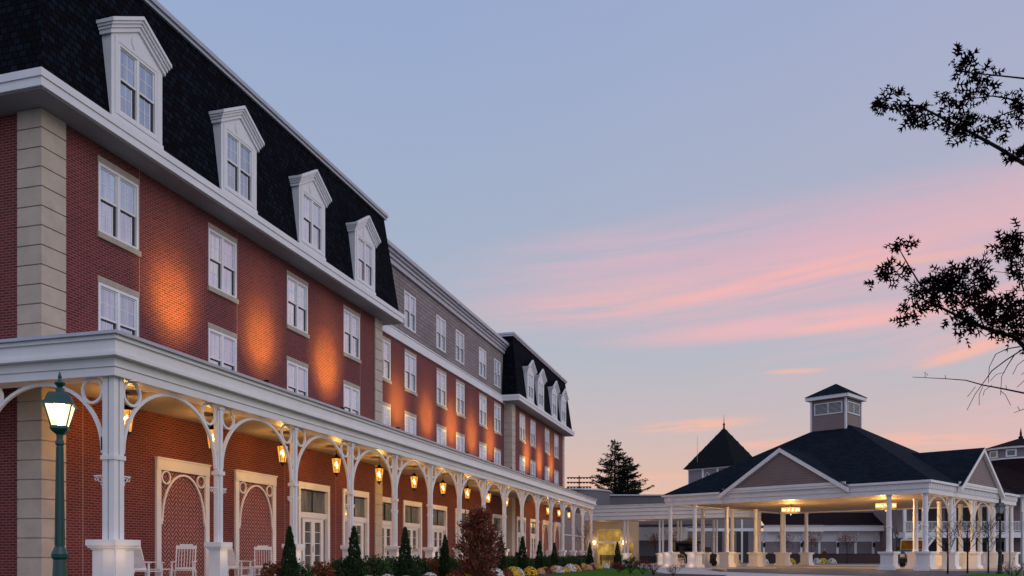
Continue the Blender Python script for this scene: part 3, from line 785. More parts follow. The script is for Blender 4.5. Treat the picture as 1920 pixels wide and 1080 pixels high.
t = thing('side_table', 'small white side table between the first two rocking chairs', 'table', hw(3.7, 1.75, .2), HROT)
b = MB()
for i in range(5): b.box(-.25, .25, -.25+i*.102, -.155+i*.102, .44, .465)
b.build('tabletop', 'white_paint', t)
for x in (-.2, .2):
    for y in (-.2, .2): q = MB(); q.box(x-.022, x+.022, y-.022, y+.022, 0, .44); q.build('leg', 'white_paint', t)
t = thing('side_table', 'small white side table beside the chair at the second herringbone niche', 'table', hw(8.0, 1.75, .2), HROT)
b = MB()
for i in range(5): b.box(-.25, .25, -.25+i*.102, -.155+i*.102, .44, .465)
b.build('tabletop', 'white_paint', t)
for x in (-.2, .2):
    for y in (-.2, .2): q = MB(); q.box(x-.022, x+.022, y-.022, y+.022, 0, .44); q.build('leg', 'white_paint', t)
t = thing('litter_bin', 'black slatted iron litter bin in front of the fourth door', 'litter bin', hw(25.0, 2.2, .2))
b = MB()
for j in range(18):
    a = 2*math.pi*j/18; b.bar((.27*math.cos(a),.27*math.sin(a),.05), (.30*math.cos(a),.30*math.sin(a),.95), .05, .012, up=(math.cos(a),math.sin(a),0))
b.lathe([(.28,.0),(.28,.06)], n=18); b.lathe([(.31,.93),(.33,.95),(.33,.99),(.2,1.02)], n=18); b.build('basket', 'black_iron', t)
b = MB(); b.lathe([(.23,.07),(.25,.92)], n=14); b.build('liner', 'dark_interior', t)
t = thing('litter_bin', 'dark litter bin against the stone strip of the far hotel block', 'litter bin', hw(42.2, 2.3, .2))
b = MB(); b.lathe([(.28,0),(.28,.06),(.26,.08),(.30,.92),(.33,.95),(.33,1.0),(.2,1.04)], n=16); b.build('basket', 'black_iron', t)
t = thing('urn_planter', 'white pedestal urn standing at the sixth porch post', 'urn', hw(19.9, 1.5, .2))
b = MB(); b.lathe([(.22,0),(.22,.12),(.12,.2),(.09,.5),(.16,.62),(.24,.68),(.30,1.0),(.34,1.04),(.34,1.10)], n=14); b.build('urn', 'white_paint', t)
rnd = random.Random(5); b = MB()
for i in range(120): b.leaf((rnd.gauss(0,.12), rnd.gauss(0,.12), 1.08+abs(rnd.gauss(0,.08))), .12, rnd)
b.build('plant', 'boxwood_leaf', t)

# ------------------------------------------------------------------ planting
def cone_shrub(seed, n=2400, H=1.80, Rb=.31):
    rnd = random.Random(seed); c = MB()
    for i in range(n):
        z = H*(1-math.sqrt(rnd.random()*.98+.002)) if rnd.random() < .55 else rnd.random()*H
        r = Rb*(1-z/H)**.75*min(1, .55+z*1.4)*(1+.10*math.sin(z*17+seed)) ; a = rnd.random()*6.283
        rr = r*math.sqrt(rnd.uniform(.45, 1.15))*(1+.10*math.sin(a*3+z*9+seed)); d = Vector((math.cos(a)*.5, math.sin(a)*.5, 1.2+rnd.gauss(0,.3)))
        c.leaf((rr*math.cos(a), rr*math.sin(a), z+.05), rnd.uniform(.06, .12), rnd, asp=.55, d=d)
    return c
def blob_shrub(seed, n, rx, rz, size, mats, parts=None):
    rnd = random.Random(seed); c = MB()
    for i in range(n):
        th = math.acos(rnd.uniform(-.15, 1)); a = rnd.random()*6.283; k = rnd.uniform(.72, 1.04)*(1+.12*math.sin(a*3+seed)*math.sin(th*2.5))
        d = Vector((math.sin(th)*math.cos(a), math.sin(th)*math.sin(a), math.cos(th)))
        c.leaf((d.x*rx*k, d.y*rx*k, max(.02, d.z*rz*k)), size*rnd.uniform(.6, 1.2), rnd, d=d+Vector((rnd.gauss(0,.6), rnd.gauss(0,.6), rnd.gauss(0,.6))), asp=.6)
    return c
arb = []
for sd in (1, 2, 3):
    t = thing('arborvitae', '', 'evergreen', (0,0,0), 0, 'dark conical evergreens in the porch bed')
    cone_shrub(sd).build('foliage', 'arborvitae_leaf', t); b = MB(); b.tube([(0,0,0),(0,0,1.2)], [.03,.01], 5); b.build('stem', 'bark', t); arb.append(reg(t))
used = [False]*3
for i, (s, lab) in enumerate([(4.68,'fullest dark conical evergreen, browned at its foot, before the third porch post'),(8.52,'dark conical evergreen in front of the fourth porch post'),(12.57,'dark conical evergreen just right of the fifth porch post'),(16.66,'dark conical evergreen between the sixth and seventh porch posts'),
        (20.6,'dark conical evergreen mostly hidden left of the brown conifer'),(24.6,'dark conical evergreen hidden behind the brown conifer'),(28.67,'first dark conical evergreen right of the brown conifer'),
        (32.46,'second dark conical evergreen right of the brown conifer'),(36.3,'third dark conical evergreen right of the brown conifer'),(48.3,'dark conical evergreen at the end of the porch, left of the glowing entrance'),
        (49.5,'dark conical evergreen directly before the glowing entrance doors')]):
    k = i % 3; p = -1.65 if i < 10 else -3.6
    o = arb[k] if not used[k] else copy_tree(arb[k], None); used[k] = True
    o['label'] = lab; o.location = hw(s, p, 0); q = (.93,1.0,1.05,.95)[i % 4]; o.scale = (q*.96, q*.96, q*1.02); o.rotation_euler = (0,0,i*1.3)
# low shrubs by bay
box = [blob_shrub(sd, 2600, .60, .82, .085, None).build('boxwood_shrub', 'boxwood_leaf') for sd in (11, 12)]
rust = blob_shrub(21, 1800, .45, .74, .09, None).build('rust_shrub', 'rust_leaf')
first = {}
rnd = random.Random(3)
for k in range(1, 13):
    for j, where in enumerate((f'just right of the {ORD[k]} porch post', f'midway between the {ORD[k]} and {ORD[k+1]} porch posts', f'just left of the {ORD[k+1]} porch post')):
        s = k*BAY+.75+j*1.2
        if abs(s-5.0) < .5: kind = 'r'
        elif (k*3+j) % 7 == 5: kind = 'r'
        else: kind = 'b'
        s += .3; src = rust if kind == 'r' else box[(k+j) % 2]
        if src.name in first: o = src.copy(); col.objects.link(o)
        else: o = src; first[src.name] = 1
        o.location = hw(s, -1.0+rnd.uniform(-.15,.15), 0); o.rotation_euler = (0,0,rnd.random()*6); q = rnd.uniform(.98, 1.16); o.scale = (q, q, q)
        tag(o, ('rusty orange low shrub ' if kind == 'r' else 'dark green boxwood shrub ')+where, 'shrub', 'low shrubs in the bed along the porch')
# chrysanthemum mounds
def mum(colr):
    t = thing('chrysanthemum', '', 'flower mound', (0,0,0), 0, 'chrysanthemum mounds edging the porch bed')
    blob_shrub(hash(colr) % 50, 260, .30, .40, .06, None).build('leaves', 'boxwood_leaf', t)
    rnd = random.Random(len(colr)); c = MB()
    for i in range(420):
        th = math.acos(rnd.uniform(.05, 1)); a = rnd.random()*6.283; d = Vector((math.sin(th)*math.cos(a), math.sin(th)*math.sin(a), math.cos(th))); r = rnd.uniform(.97, 1.06)
        p = Vector((d.x*.32*r, d.y*.32*r, d.z*.43*r)); n = d; u = n.cross(Vector((0,0,1)));
        if u.length < .1: u = Vector((1,0,0))
        u.normalize(); v = n.cross(u); q = .028
        c.add([p+(u*math.cos(x)+v*math.sin(x))*q+n*.01 for x in [1.0472*m for m in range(6)]], [(0,1,2,3,4,5)])
    c.build('blooms', colr, t); return reg(t)
MUM = {}
words = {'yellow_flower':'yellow','white_flower':'white','maroon_flower':'dark red','peach_flower':'peach'}
pat = ['yellow_flower','maroon_flower','white_flower','yellow_flower','white_flower','maroon_flower','peach_flower']
for k in range(2, 13):
    rnd.shuffle(pat)
    for j in range(4):
        cl = (['yellow_flower','maroon_flower','white_flower','peach_flower'] if k % 2 else ['maroon_flower','yellow_flower','white_flower','peach_flower'])[j]
        if cl == 'peach_flower' and k < 7: continue
        if cl == 'white_flower' and k % 3 == 1: continue
        s = k*BAY+.3+j*.93
        new = cl not in MUM
        if new: MUM[cl] = mum(cl)
        o = MUM[cl] if new else copy_tree(MUM[cl], None)
        o.location = hw(s-1.6+rnd.uniform(-.3,.3), -2.75+rnd.uniform(-.35,.25), 0); o.rotation_euler = (0,0,rnd.random()*6)
        q = rnd.uniform(.75, 1.1); o.scale = (q*rnd.uniform(.95,1.3), q*1.1, q)
        o['label'] = f'{words[cl]} chrysanthemum mound in the bed in front of the {ORD[k]} porch bay'
# the brown conifer on the lawn
def brown_conifer():
    rnd = random.Random(77); H = 3.05
    t = thing('brown_conifer', 'large reddish-brown feathery conifer standing on the lawn before the porch', 'conifer', (-1.28, 32, 0)); t.scale = (1.12, 1.12, .97)
    b = MB(); b.tube([(0,0,0),(.03,0,1.4),(0,.02,2.9)], [.06,.04,.01], 6)
    lf = MB()
    for i in range(230):
        z = rnd.uniform(.12, 2.75)**1.0; a = rnd.random()*6.283
        Lb = (1.10*(1-(z/H))**.62*min(1, .55+z*.5))*rnd.uniform(.65, 1.12)
        up = rnd.uniform(.25, .75); p0 = Vector((0,0,z)); d = Vector((math.cos(a), math.sin(a), up)).normalized()
        pts = [p0+d*Lb*f+Vector((0,0,.12*Lb*f*f)) for f in (0, .35, .7, 1)]
        b.tube(pts, [.014,.010,.006,.003], 3)
        for q in range(int(18+34*Lb)):
            f = rnd.uniform(.18, 1.05); pp = p0+d*Lb*f+Vector((rnd.gauss(0,.06), rnd.gauss(0,.06), rnd.gauss(0,.06)+.1*Lb*f*f))
            lf.leaf(pp, rnd.uniform(.08, .17), rnd, asp=.32, d=d+Vector((rnd.gauss(0,.5), rnd.gauss(0,.5), .4+rnd.gauss(0,.4))))
    b.build('branches', 'bark', t); lf.build('foliage', 'brown_conifer_leaf', t)
brown_conifer()
# twiggy shrubs and young trees
def twigs(b, p, d, L, r, depth, rnd, spread=.6, tips=None, up=.15):
    n = 3; pts = [p]; q = p
    for i in range(n):
        d = (d+Vector((rnd.gauss(0,.12), rnd.gauss(0,.12), rnd.gauss(0,.08)+up*.3))).normalized(); q = q+d*L/n; pts.append(q)
    b.tube(pts, [r, r*.85, r*.7, r*.5], 4 if r < .02 else 6)
    if depth <= 0:
        if tips is not None: tips.append((q, d))
        return
    for k in range(rnd.choice((2, 3, 3))):
        i = rnd.choice((1, 2, 3)); nd = (d+Vector((rnd.gauss(0,spread), rnd.gauss(0,spread), rnd.gauss(0,spread*.4)+up))).normalized()
        twigs(b, pts[i], nd, L*rnd.uniform(.6, .85), r*.6, depth-1, rnd, spread, tips, up)
def bare_tree(loc, label, H, seed, r=.04, leafm=None, nleaf=0, stakes=0):
    rnd = random.Random(seed); t = thing('bare_tree', label, 'tree', loc)
    b = MB(); b.tube([(0,0,0),(.01,0,H*.3),(0,.01,H*.8)], [r, r*.8, r*.3], 7); b.build('trunk', 'dark_bark', t)
    c = MB(); tips = []
    for k in range(13):
        z = H*(.32+.45*k/13); a = k*2.4+rnd.random(); L_ = H*.27*(1.15-.5*k/13)
        twigs(c, Vector((0,0,z)), Vector((math.cos(a)*.75, math.sin(a)*.75, .8)).normalized(), L_, r*.3, 2, rnd, .45, tips, .25)
    c.build('crown', 'dark_bark', t)
    if leafm:
        l = MB()
        for i in range(nleaf):
            p, d = rnd.choice(tips); l.leaf(p+Vector((rnd.gauss(0,.1), rnd.gauss(0,.1), rnd.gauss(0,.1))), .14, rnd)
        l.build('leaves', leafm, t)
    return t
for i, (px, Z, H, lab) in enumerate([(1777, 45, 3.1, 'leftmost bare young tree before the right side of the carport'), (1814, 46, 3.2, 'middle bare young tree before the right side of the carport'), (1853, 46.5, 3.5, 'bare young tree just left of the unlit street lamp')]):
    bare_tree(((px-960)/F*Z, Z, 0), lab, H, 100+i, .05)
bare_tree(((1097-960)/F*58, 58, 0), 'thin pale bare sapling on the lawn near the end of the porch', 3.2, 140, .03)
def shrub(px, Z, r, seed, label, leafm, nl=160, name='twiggy_shrub', H=.6):
    rnd = random.Random(seed); t = thing(name, label, 'shrub', ((px-960)/F*Z, Z, 0)); b = MB(); tips = []
    for k in range(9):
        a = k*.7+rnd.random(); twigs(b, Vector((rnd.gauss(0,.04), rnd.gauss(0,.04), 0)), Vector((math.cos(a)*.6, math.sin(a)*.6, .9)).normalized(), H*.5, .012, 2, rnd, .4, tips, .1)
    b.build('twigs', 'dark_bark', t); l = MB()
    for i in range(nl):
        p, d = rnd.choice(tips); l.leaf(p+Vector((rnd.gauss(0,.06), rnd.gauss(0,.06), rnd.gauss(0,.05))), .07, rnd)
    l.build('leaves', leafm, t)
shrub(1182, 47, .7, 1, 'largest dark leafy shrub at the lawn edge below the link canopy post', 'boxwood_leaf', 1500, H=.85)
shrub(1160, 50, .7, 9, 'dusky shrub on the lawn just left of the largest lawn-edge shrub', 'maroon_flower', 900, H=.6)
shrub(1205, 46, .7, 2, 'spindly dark shrub beside the pale path', 'maroon_flower', 500, H=.8)
shrub(1226, 43, .7, 3, 'low spreading twiggy shrub at the left edge of the pale path', 'maroon_flower', 90, H=.6)
shrub(1262, 42, .7, 4, 'small bare shrub with sparse dusky leaves on the pale path edge', 'maroon_flower', 70, H=.62)
shrub(1900, 38, .7, 5, 'rose bush with a few red blooms at the bottom right', 'red_leaf', 120, H=.9)
# red-leaved ornamentals beyond the carport
for i, (px, Z, H, lab) in enumerate([(1228, 96, 3.4, 'sparse red-leaved tree before the dark grey building left of the carport'), (1262, 97, 3.6, 'red-leaved tree behind the black carriage'), (1296, 97, 3.0, 'red-leaved tree right of the black carriage roof'),
        (1472, 97, 3.2, 'leftmost red-leaved tree in front of the long low building'), (1521, 97, 3.3, 'middle red-leaved tree in front of the long low building'), (1588, 97, 3.3, 'rightmost red-leaved tree in front of the long low building')]):
    bare_tree(((px-960)/F*Z, Z, 0), lab, H, 200+i, .05, 'red_leaf', 420)
# far bed under the low wall
for i, (px, cl) in enumerate([(1380,'yellow_flower'),(1433,'white_flower'),(1470,'white_flower'),(1482,'yellow_flower'),(1513,'yellow_flower'),(1532,'white_flower'),(1543,'yellow_flower'),(1560,'white_flower')]):
    o = copy_tree(MUM[cl], None); Z = 93; o.location = ((px-960)/F*Z, Z, 0); o.scale = (1.9,1.5,1.5); o['group'] = 'flower mounds beyond the carport'
    o['label'] = f'{ORD[i]} flower mound from the left in the bed beyond the carport, {words[cl]}'

# the pine
def pine():
    rnd = random.Random(8); Z = 140; t = thing('pine_tree', 'tall dark twin-topped pine silhouetted beyond the hotel roof end', 'pine', ((1153-960)/F*Z, Z, 0))
    tr = MB(); n = MB(); br = MB()
    for (ox, H, Rm) in ((0, 20.3, 8.0), (2.1, 17.6, 7.4)):
        tr.tube([(ox*.6,0,0),(ox,0,H*.6),(ox,0,H)], [.35,.2,.03], 8)
        z = 7.2
        while z < H-.3:
            f = (H-z)/(H-7.2); L_ = (Rm*f**1.05)*rnd.uniform(.5, 1.08)+.35
            for k in range(6 if z < H-3 else 4):
                a = rnd.random()*6.283; l2 = L_*rnd.uniform(.6, 1.1); p0 = Vector((ox,0,z)); rise = rnd.uniform(-.12, .30)
                pts = [p0+Vector((math.cos(a)*l2*g, math.sin(a)*l2*g, l2*(rise*g+.12*g*g))) for g in (0,.5,1)]; br.tube(pts, [.05,.035,.015], 3)
                for q in range(int(12+l2*15)):
                    g = rnd.uniform(.15, 1.0); p = p0+Vector((math.cos(a)*l2*g, math.sin(a)*l2*g, l2*(rise*g+.12*g*g)))
                    side = Vector((-math.sin(a), math.cos(a), 0))*rnd.gauss(0, .28*l2*(1.1-g))
                    p = p+side; n.leaf(p, rnd.uniform(.28, .6), rnd, asp=.28, d=Vector((math.cos(a)*.8, math.sin(a)*.8, rnd.gauss(-.1,.35)))+side*.5)
            z += rnd.uniform(.22, .42)
    tr.build('trunk', 'dark_bark', t); br.build('branches', 'dark_bark', t); n.build('crown', 'pine_needle', t)
pine()

# the foreground pin oak: its trunk is just out of view to the right
def oak():
    rnd = random.Random(21); Z = 9.0
    t = thing('pin_oak', 'near-black oak branches with pointed lobed leaves reaching in from the right', 'tree', (0,0,0))
    def q(px, py, dz=0): return W(px, py, Z+dz)
    B = MB()
    base = Vector((8.1, 9.4, 0))
    B.tube([base, base+Vector((0,0,2)), base+Vector((-.15,0,4)), base+Vector((0,.1,6.5)), base+Vector((.05,0,8.5))], [.17,.14,.11,.07,.03], 10)
    paths = [([(1990,335),(1920,307),(1872,277),(1821,249),(1778,227),(1747,211),(1720,198),(1679,196)], .024, .2),
             ([(2000,165),(1920,147),(1865,141),(1817,136),(1800,126)], .011, -.3), ([(1990,240),(1920,196),(1889,184),(1860,180),(1829,184),(1783,192)], .012, .1),
             ([(1930,198),(1894,210),(1865,220),(1841,234),(1815,246)], .009, .3), ([(1778,227),(1781,200),(1778,185)], .006, 0), ([(1841,258),(1848,236)], .005, 0),
             ([(1872,277),(1880,264),(1897,254)], .004, 0), ([(1679,196),(1690,215),(1720,218),(1747,212)], .005, 0), ([(1900,295),(1912,278),(1920,270)],.006,0),
             ([(2000,690),(1925,655),(1903,632),(1846,615),(1797,593),(1755,572),(1728,560)], .030, 0), ([(1755,560),(1723,530),(1702,495),(1686,467),(1692,452)], .011, 0),
             ([(1723,535),(1712,534),(1684,516),(1646,512)], .007, 0), ([(1797,593),(1790,565),(1770,545),(1745,535)], .009, .1), ([(1846,614),(1830,580),(1812,545),(1800,505)], .009, -.2),
             ([(1903,632),(1890,595),(1870,560),(1840,510)], .010, .2), ([(1925,655),(1925,560),(1905,500),(1885,465)], .012, -.1), ([(1980,480),(1925,515),(1864,509)], .006, 0),
             ([(1925,545),(1885,545)], .004, 0), ([(1797,593),(1793,615),(1792,635)], .004, 0), ([(1846,615),(1815,618),(1790,617)], .004, 0), ([(1834,618),(1850,632)], .004, 0),
             ([(2000,755),(1920,737),(1881,729),(1843,722),(1811,713),(1772,710),(1711,707)], .011, .1),
             ([(1912,650),(1888,654),(1867,664),(1855,688),(1853,718)], .007, 0), ([(1918,655),(1888,674),(1860,695),(1848,712),(1829,738),(1813,769)], .008, 0),
             ([(1903,664),(1890,684),(1878,706),(1876,741)], .006, 0), ([(1876,733),(1885,740),(1895,760)], .004, 0), ([(1930,668),(1908,684),(1899,702)], .005, 0),
             ([(1884,698),(1868,702),(1857,714)], .003, 0), ([(1843,724),(1836,740),(1836,760)], .003, 0), ([(1829,725),(1814,744)], .003, 0), ([(1735,707),(1734,697),(1740,704)], .003, 0),
             ([(1773,710),(1772,703)], .003, 0), ([(1860,722),(1846,732),(1843,742)], .003, 0), ([(1925,765),(1912,770),(1901,774)], .005, 0), ([(1912,770),(1908,762)],.003,0), ([(1930,705),(1907,726)], .004, 0), ([(1930,690),(1915,703)], .004, 0), ([(1887,729),(1886,722)], .003, 0)]
    for pts, r, dz in paths:
        n = len(pts); B.tube([q(x, y, dz*(1-i/n)) for i, (x, y) in enumerate(pts)], [max(.0028, r*(1-.75*i/(n-1))) for i in range(n)], 6)
    for (px, py, zt) in ((1990,335,4.6), (2000,165,5.3), (1990,240,5.0), (2000,690,2.6), (2000,755,2.2), (1980,480,3.6)):
        B.tube([q(px, py, 0), (q(px, py)+base+Vector((0,0,zt)))/2*1.0 - Vector((0,0,(base.z+0)/2)) if False else q(px, py).lerp(Vector((base.x-.05, base.y, zt)), .55), Vector((base.x-.05, base.y, zt))], [.03,.035,.05], 6)
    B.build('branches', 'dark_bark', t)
    half = [(0,0),(.02,.14),(.20,.12),(.30,.20),(.07,.27),(.05,.37),(.22,.42),(.44,.58),(.17,.52),(.06,.50),(.05,.62),(.16,.72),(.28,.94),(.05,.78),(0,1.06)]
    outline = half + [(-x, y) for x, y in half[-2:0:-1]]
    Lf = MB()
    def leaf(p, s):
        d = Vector((rnd.gauss(0,1), rnd.gauss(0,.45), rnd.gauss(-.15,.8))).normalized(); n = Vector((rnd.gauss(0,.55), -1, rnd.gauss(0,.55))).normalized()
        u = d.cross(n).normalized(); curl = rnd.uniform(-.25, .25); w = rnd.uniform(.7, 1.1)
        # fan triangles from the midrib keep the lobes sharp
        mid = [p+d*s*y for y in (0,.16,.30,.40,.56,.66,.80,1.0)]
        V = [p+d*s*y+u*s*x*w+n*s*curl*abs(x) for x, y in outline]
        ribs = [0,.12,.15,.2,.27,.37,.42,.47,.49,.51,.62,.7,.76,.8,1.06]
        o = len(Lf.v); Vs = V+[p+d*s*y for y in ribs]; m = len(V); Fs = []
        for i in range(len(half)-1):
            Fs.append((i, i+1, m+i+1, m+i) if i else (0, 1, m+1))
            j0 = 0 if i == 0 else m-i; j1 = m-i-1 if i < len(half)-2 else len(half)-1
            Fs.append((m+i, m+i+1, j1, j0) if i else (0, m+1, j1))
        Lf.add(Vs, Fs)
    cl = [(1655,188,18,8),(1645,200,14,6),(1665,205,18,8),(1678,180,12,5),(1700,210,16,7),(1722,215,18,9),(1712,228,18,7),(1735,228,14,6),(1720,190,14,3),(1745,212,12,3),(1766,178,12,5),(1772,190,12,6),
          (1795,112,12,5),(1812,112,14,6),(1820,125,18,8),(1835,145,18,8),(1800,135,12,5),(1858,140,14,6),(1800,155,12,4),(1815,168,16,6),(1845,165,16,7),(1832,178,12,4),
          (1795,190,14,5),(1805,205,18,9),(1798,222,20,12),(1812,235,20,12),(1785,235,16,8),(1795,252,16,7),(1815,255,14,6),(1775,245,8,3),(1843,232,16,8),(1855,250,10,4),(1885,178,10,4),
          (1900,205,14,6),(1915,198,12,6),(1895,225,14,6),(1880,240,8,3),(1878,254,6,2),(1915,215,12,5),(1900,282,12,6),(1915,290,14,7),(1908,300,8,3),(1850,182,8,3),(1860,230,10,4),(1918,165,6,2),
          (1680,452,9,5),(1688,462,9,4),(1702,463,8,3),(1706,480,5,1),(1645,526,9,5),(1655,525,8,4),(1664,502,11,6),(1672,510,9,4),(1695,505,11,6),(1650,508,6,2),(1665,530,6,2),
          (1755,512,13,7),(1765,515,10,5),(1700,588,11,6),(1712,585,13,8),(1722,590,9,5),(1690,595,8,3),(1715,545,12,6),(1730,545,18,12),(1748,540,20,16),(1768,545,24,22),(1790,545,26,24),(1745,560,16,8),
          (1812,550,26,24),(1835,555,26,24),(1850,570,24,22),(1780,520,14,6),(1800,505,13,7),(1812,510,10,4),(1835,498,13,8),(1842,515,16,8),(1855,530,16,9),(1842,490,8,4),(1868,580,26,22),(1890,585,26,24),(1875,600,22,18),(1845,600,20,14),
          (1905,570,20,14),(1910,600,22,18),(1820,595,18,10),(1803,600,14,7),(1780,600,10,5),(1812,622,10,4),(1795,632,4,2),(1867,628,9,4),(1905,625,18,12),(1915,635,14,10),
          (1882,462,13,9),(1895,450,14,10),(1910,455,14,10),(1890,480,14,9),(1905,480,16,10),(1895,510,13,6),(1910,505,12,6),(1915,540,10,4),(1915,425,8,3),(1905,427,4,2),(1902,450,16,7)]
    for (px, py, r, n) in cl:
        for i in range(int(n*1.3)):
            a = rnd.random()*6.283; rr = r*math.sqrt(rnd.random()); p = q(px+rr*math.cos(a), py+rr*math.sin(a), rnd.gauss(0, .22)); leaf(p, rnd.uniform(.095, .155))
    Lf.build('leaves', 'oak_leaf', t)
oak()

# ------------------------------------------------------------------ carport (porte cochere)
PX, PY = 26.83, 54.7; PROT = R(45); RR, LL = 19.3, 19.7
port = thing('carport', 'large white-columned hotel carport with dark hipped roof, two gables and a cupola', 'carport', (PX, PY, 0), PROT)
def pw(r, l, z=0): return Vector((PX+(r-l)*.70711, PY+(r+l)*.70711, z))
E0 = .5; ze = 5.88
x0, x1, y0, y1 = -E0, RR+E0, -E0, LL+E0
cxr, cyr = RR/2+.0, LL/2; zap = 12.05
r = MB()
r.add([(x0,y0,ze),(x1,y0,ze),(x1,y1,ze),(x0,y1,ze),(cxr,cyr,zap)], [(0,1,4),(1,2,4),(2,3,4),(3,0,4)])
r.build('hipped_roof', 'shingle_green', port)
# gables: front (x = x0 side) and right (y = y0 side)
gh, gz = 4.66, 8.72
def gable(front):
    c = cyr-.05 if front else cxr+.15
    def P(a, d, z): return (x0+d, c+a, z) if front else (c+a, y0+d, z)
    sgn = 1
    m = MB(); t = .10
    for s in (-1, 1):
        m.add([P(0,-.25,gz+t), P(s*(gh+.35),-.25,ze-.22+t), P(s*(gh+.35),5.2,ze-.22+t), P(0,5.2,gz+t)], [(0,1,2,3)])
    m.build('gable_roof', 'shingle_green', port)
    m = MB(); m.add([P(-gh,0,ze), P(gh,0,ze), P(0,0,gz-.03)], [(0,1,2)]); m.build('gable_wall', 'siding', port)
    m = MB()
    for s in (-1, 1):
        a, b_ = Vector(P(0,-.24,gz-.06)), Vector(P(s*(gh+.35),-.24,ze-.38)); q = Vector(P(0,.28,0))-Vector(P(0,0,0))
        m.prism([a+Vector((0,0,-.17)), b_+Vector((0,0,-.17)), b_+Vector((0,0,.14)), a+Vector((0,0,.14))], q)
    a = MB(); m.box(*( (x0-.06, x0+.05, c-gh-.1, c+gh+.1) if front else (c-gh-.1, c+gh+.1, y0-.06, y0+.05)), ze+.002, ze+.20)
    m.build('gable_trim', 'white_paint', port)
gable(True); gable(False)
def frame_box(b, o, i, z0, z1):     # square ring
    b.box(-o, RR+o, -o, i, z0, z1); b.box(-o, RR+o, LL-i, LL+o, z0, z1); b.box(-o, i, i, LL-i, z0, z1); b.box(RR-i, RR+o, i, LL-i, z0, z1)
b = MB(); frame_box(b, .30, .3, 5.03, 5.34); frame_box(b, .36, .3, 5.342, 5.72); frame_box(b, .52, .3, 5.722, 5.875)
n = 60
for k in range(n):     # dentil-like blocks on the right-hand face
    x = -.2+k*(RR+.4)/n; b.box(x, x+.17, -.40, -.36, 5.40, 5.70)
for k in range(n): y = -.2+k*(LL+.4)/n; b.box(-.372, -.36, y, y+.02, 5.40, 5.70)
b.build('entablature', 'white_paint', port)
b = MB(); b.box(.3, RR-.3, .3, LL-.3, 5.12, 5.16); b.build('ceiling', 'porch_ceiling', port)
# cupola
b = MB(); cx, cy = cxr-.25, cyr+.25; h = 1.42
b.box(cx-h, cx+h, cy-h, cy+h, 10.2, 13.5); cu = b.build('cupola', 'siding', port)
b = MB()
for sx in (-1, 1):
    for sy in (-1, 1): b.box(cx+sx*h-.07, cx+sx*h+.07, cy+sy*h-.07, cy+sy*h+.07, 10.2, 13.5)
b.box(cx-h-.35, cx+h+.35, cy-h-.35, cy+h+.35, 13.5, 13.78)
b.box(cx-h-.02, cx-h+.0, cy-h, cy+h, 10.75, 10.85)
b.build('cupola_trim', 'white_trim', cu)
b = MB(); e = h+.42; b.add([(cx-e,cy-e,13.78),(cx+e,cy-e,13.78),(cx+e,cy+e,13.78),(cx-e,cy+e,13.78),(cx,cy,14.95)], [(0,1,4),(1,2,4),(2,3,4),(3,0,4),(3,2,1,0)]); b.build('cupola_roof', 'shingle_green', cu)
b = MB(); g = MB()
for (face) in (0, 1):
    def P(a, d, z): return (cx-h-d, cy+a, z) if face == 0 else (cx+a, cy-h-d, z)
    def bx(a0, a1, z0, z1, d0, d1, mb):
        p, q = P(a0, d0, z0), P(a1, d1, z1); mb.box(min(p[0],q[0]), max(p[0],q[0]), min(p[1],q[1]), max(p[1],q[1]), z0, z1)
    wv = 1.15
    bx(-wv, wv, 12.28, 12.36, .0, .05, b); bx(-wv, wv, 13.16, 13.24, 0, .05, b)
    for a in (-wv, -.035, wv-.07): bx(a, a+.07, 12.36, 13.16, 0, .05, b)
    for k in range(8): z = 12.40+k*.096; bx(-wv+.07, wv-.07, z, z+.026, .01, .03, b)
    bx(-wv+.05, wv-.05, 12.33, 13.2, .002, .008, g)
b.build('louvre', 'white_trim', cu); g.build('louvre_backing', 'dark_interior', cu)
# columns
def port_col():
    b = MB(); b.lathe([(.21,1.25),(.21,1.32),(.175,1.36),(.165,2.85),(.20,2.87),(.20,2.97),(.165,2.99),(.155,4.88),(.19,4.92),(.20,5.03)], n=16)
    o = b.build('column', 'white_paint', port, smooth=True)
    d = MB()
    for w_, z0, z1 in ((.56,.02,.12),(.52,.12,.28),(.42,.281,1.06),(.47,1.061,1.12),(.54,1.121,1.26)): d.box(-w_, w_, -w_, w_, z0, z1)
    d.build('pedestal', 'white_paint', o); return reg(o)
cs = port_col(); fst = True
spots = [(k*RR/4, 0) for k in range(5)] + [(k*RR/4, 2.3) for k in range(5)] + [(k*RR/4, LL) for k in range(5)] + [(k*RR/4, LL-2.3) for k in range(5)]
for (rr, l) in spots:
    if fst: cs.location = (rr, l, 0); fst = False
    else: copy_tree(cs, port, (rr, l, 0))
am = arch_mesh(.03, RR/4-.03, 3.1, 4.97, .30, 3.05, .14)
a1 = am.build('arch', 'white_paint', port)
for k in range(1, 4): c_ = a1.copy(); col.objects.link(c_); c_.location = (k*RR/4, 0, 0)
for (rr, l) in [(0,0),(RR/4,0),(RR/2,0),(3*RR/4,0),(RR,0),(0,LL),(0,LL-2.3)]:
    for z, e in ((1.0, .9), (.25, .7)):
        if l > 10: e *= 2.5
        lamp(port, (rr-.72 if rr == 0 else rr+.0, l-.72 if l == 0 else l, z), e, (1, .66, .42), .1, 'pedestal_light')
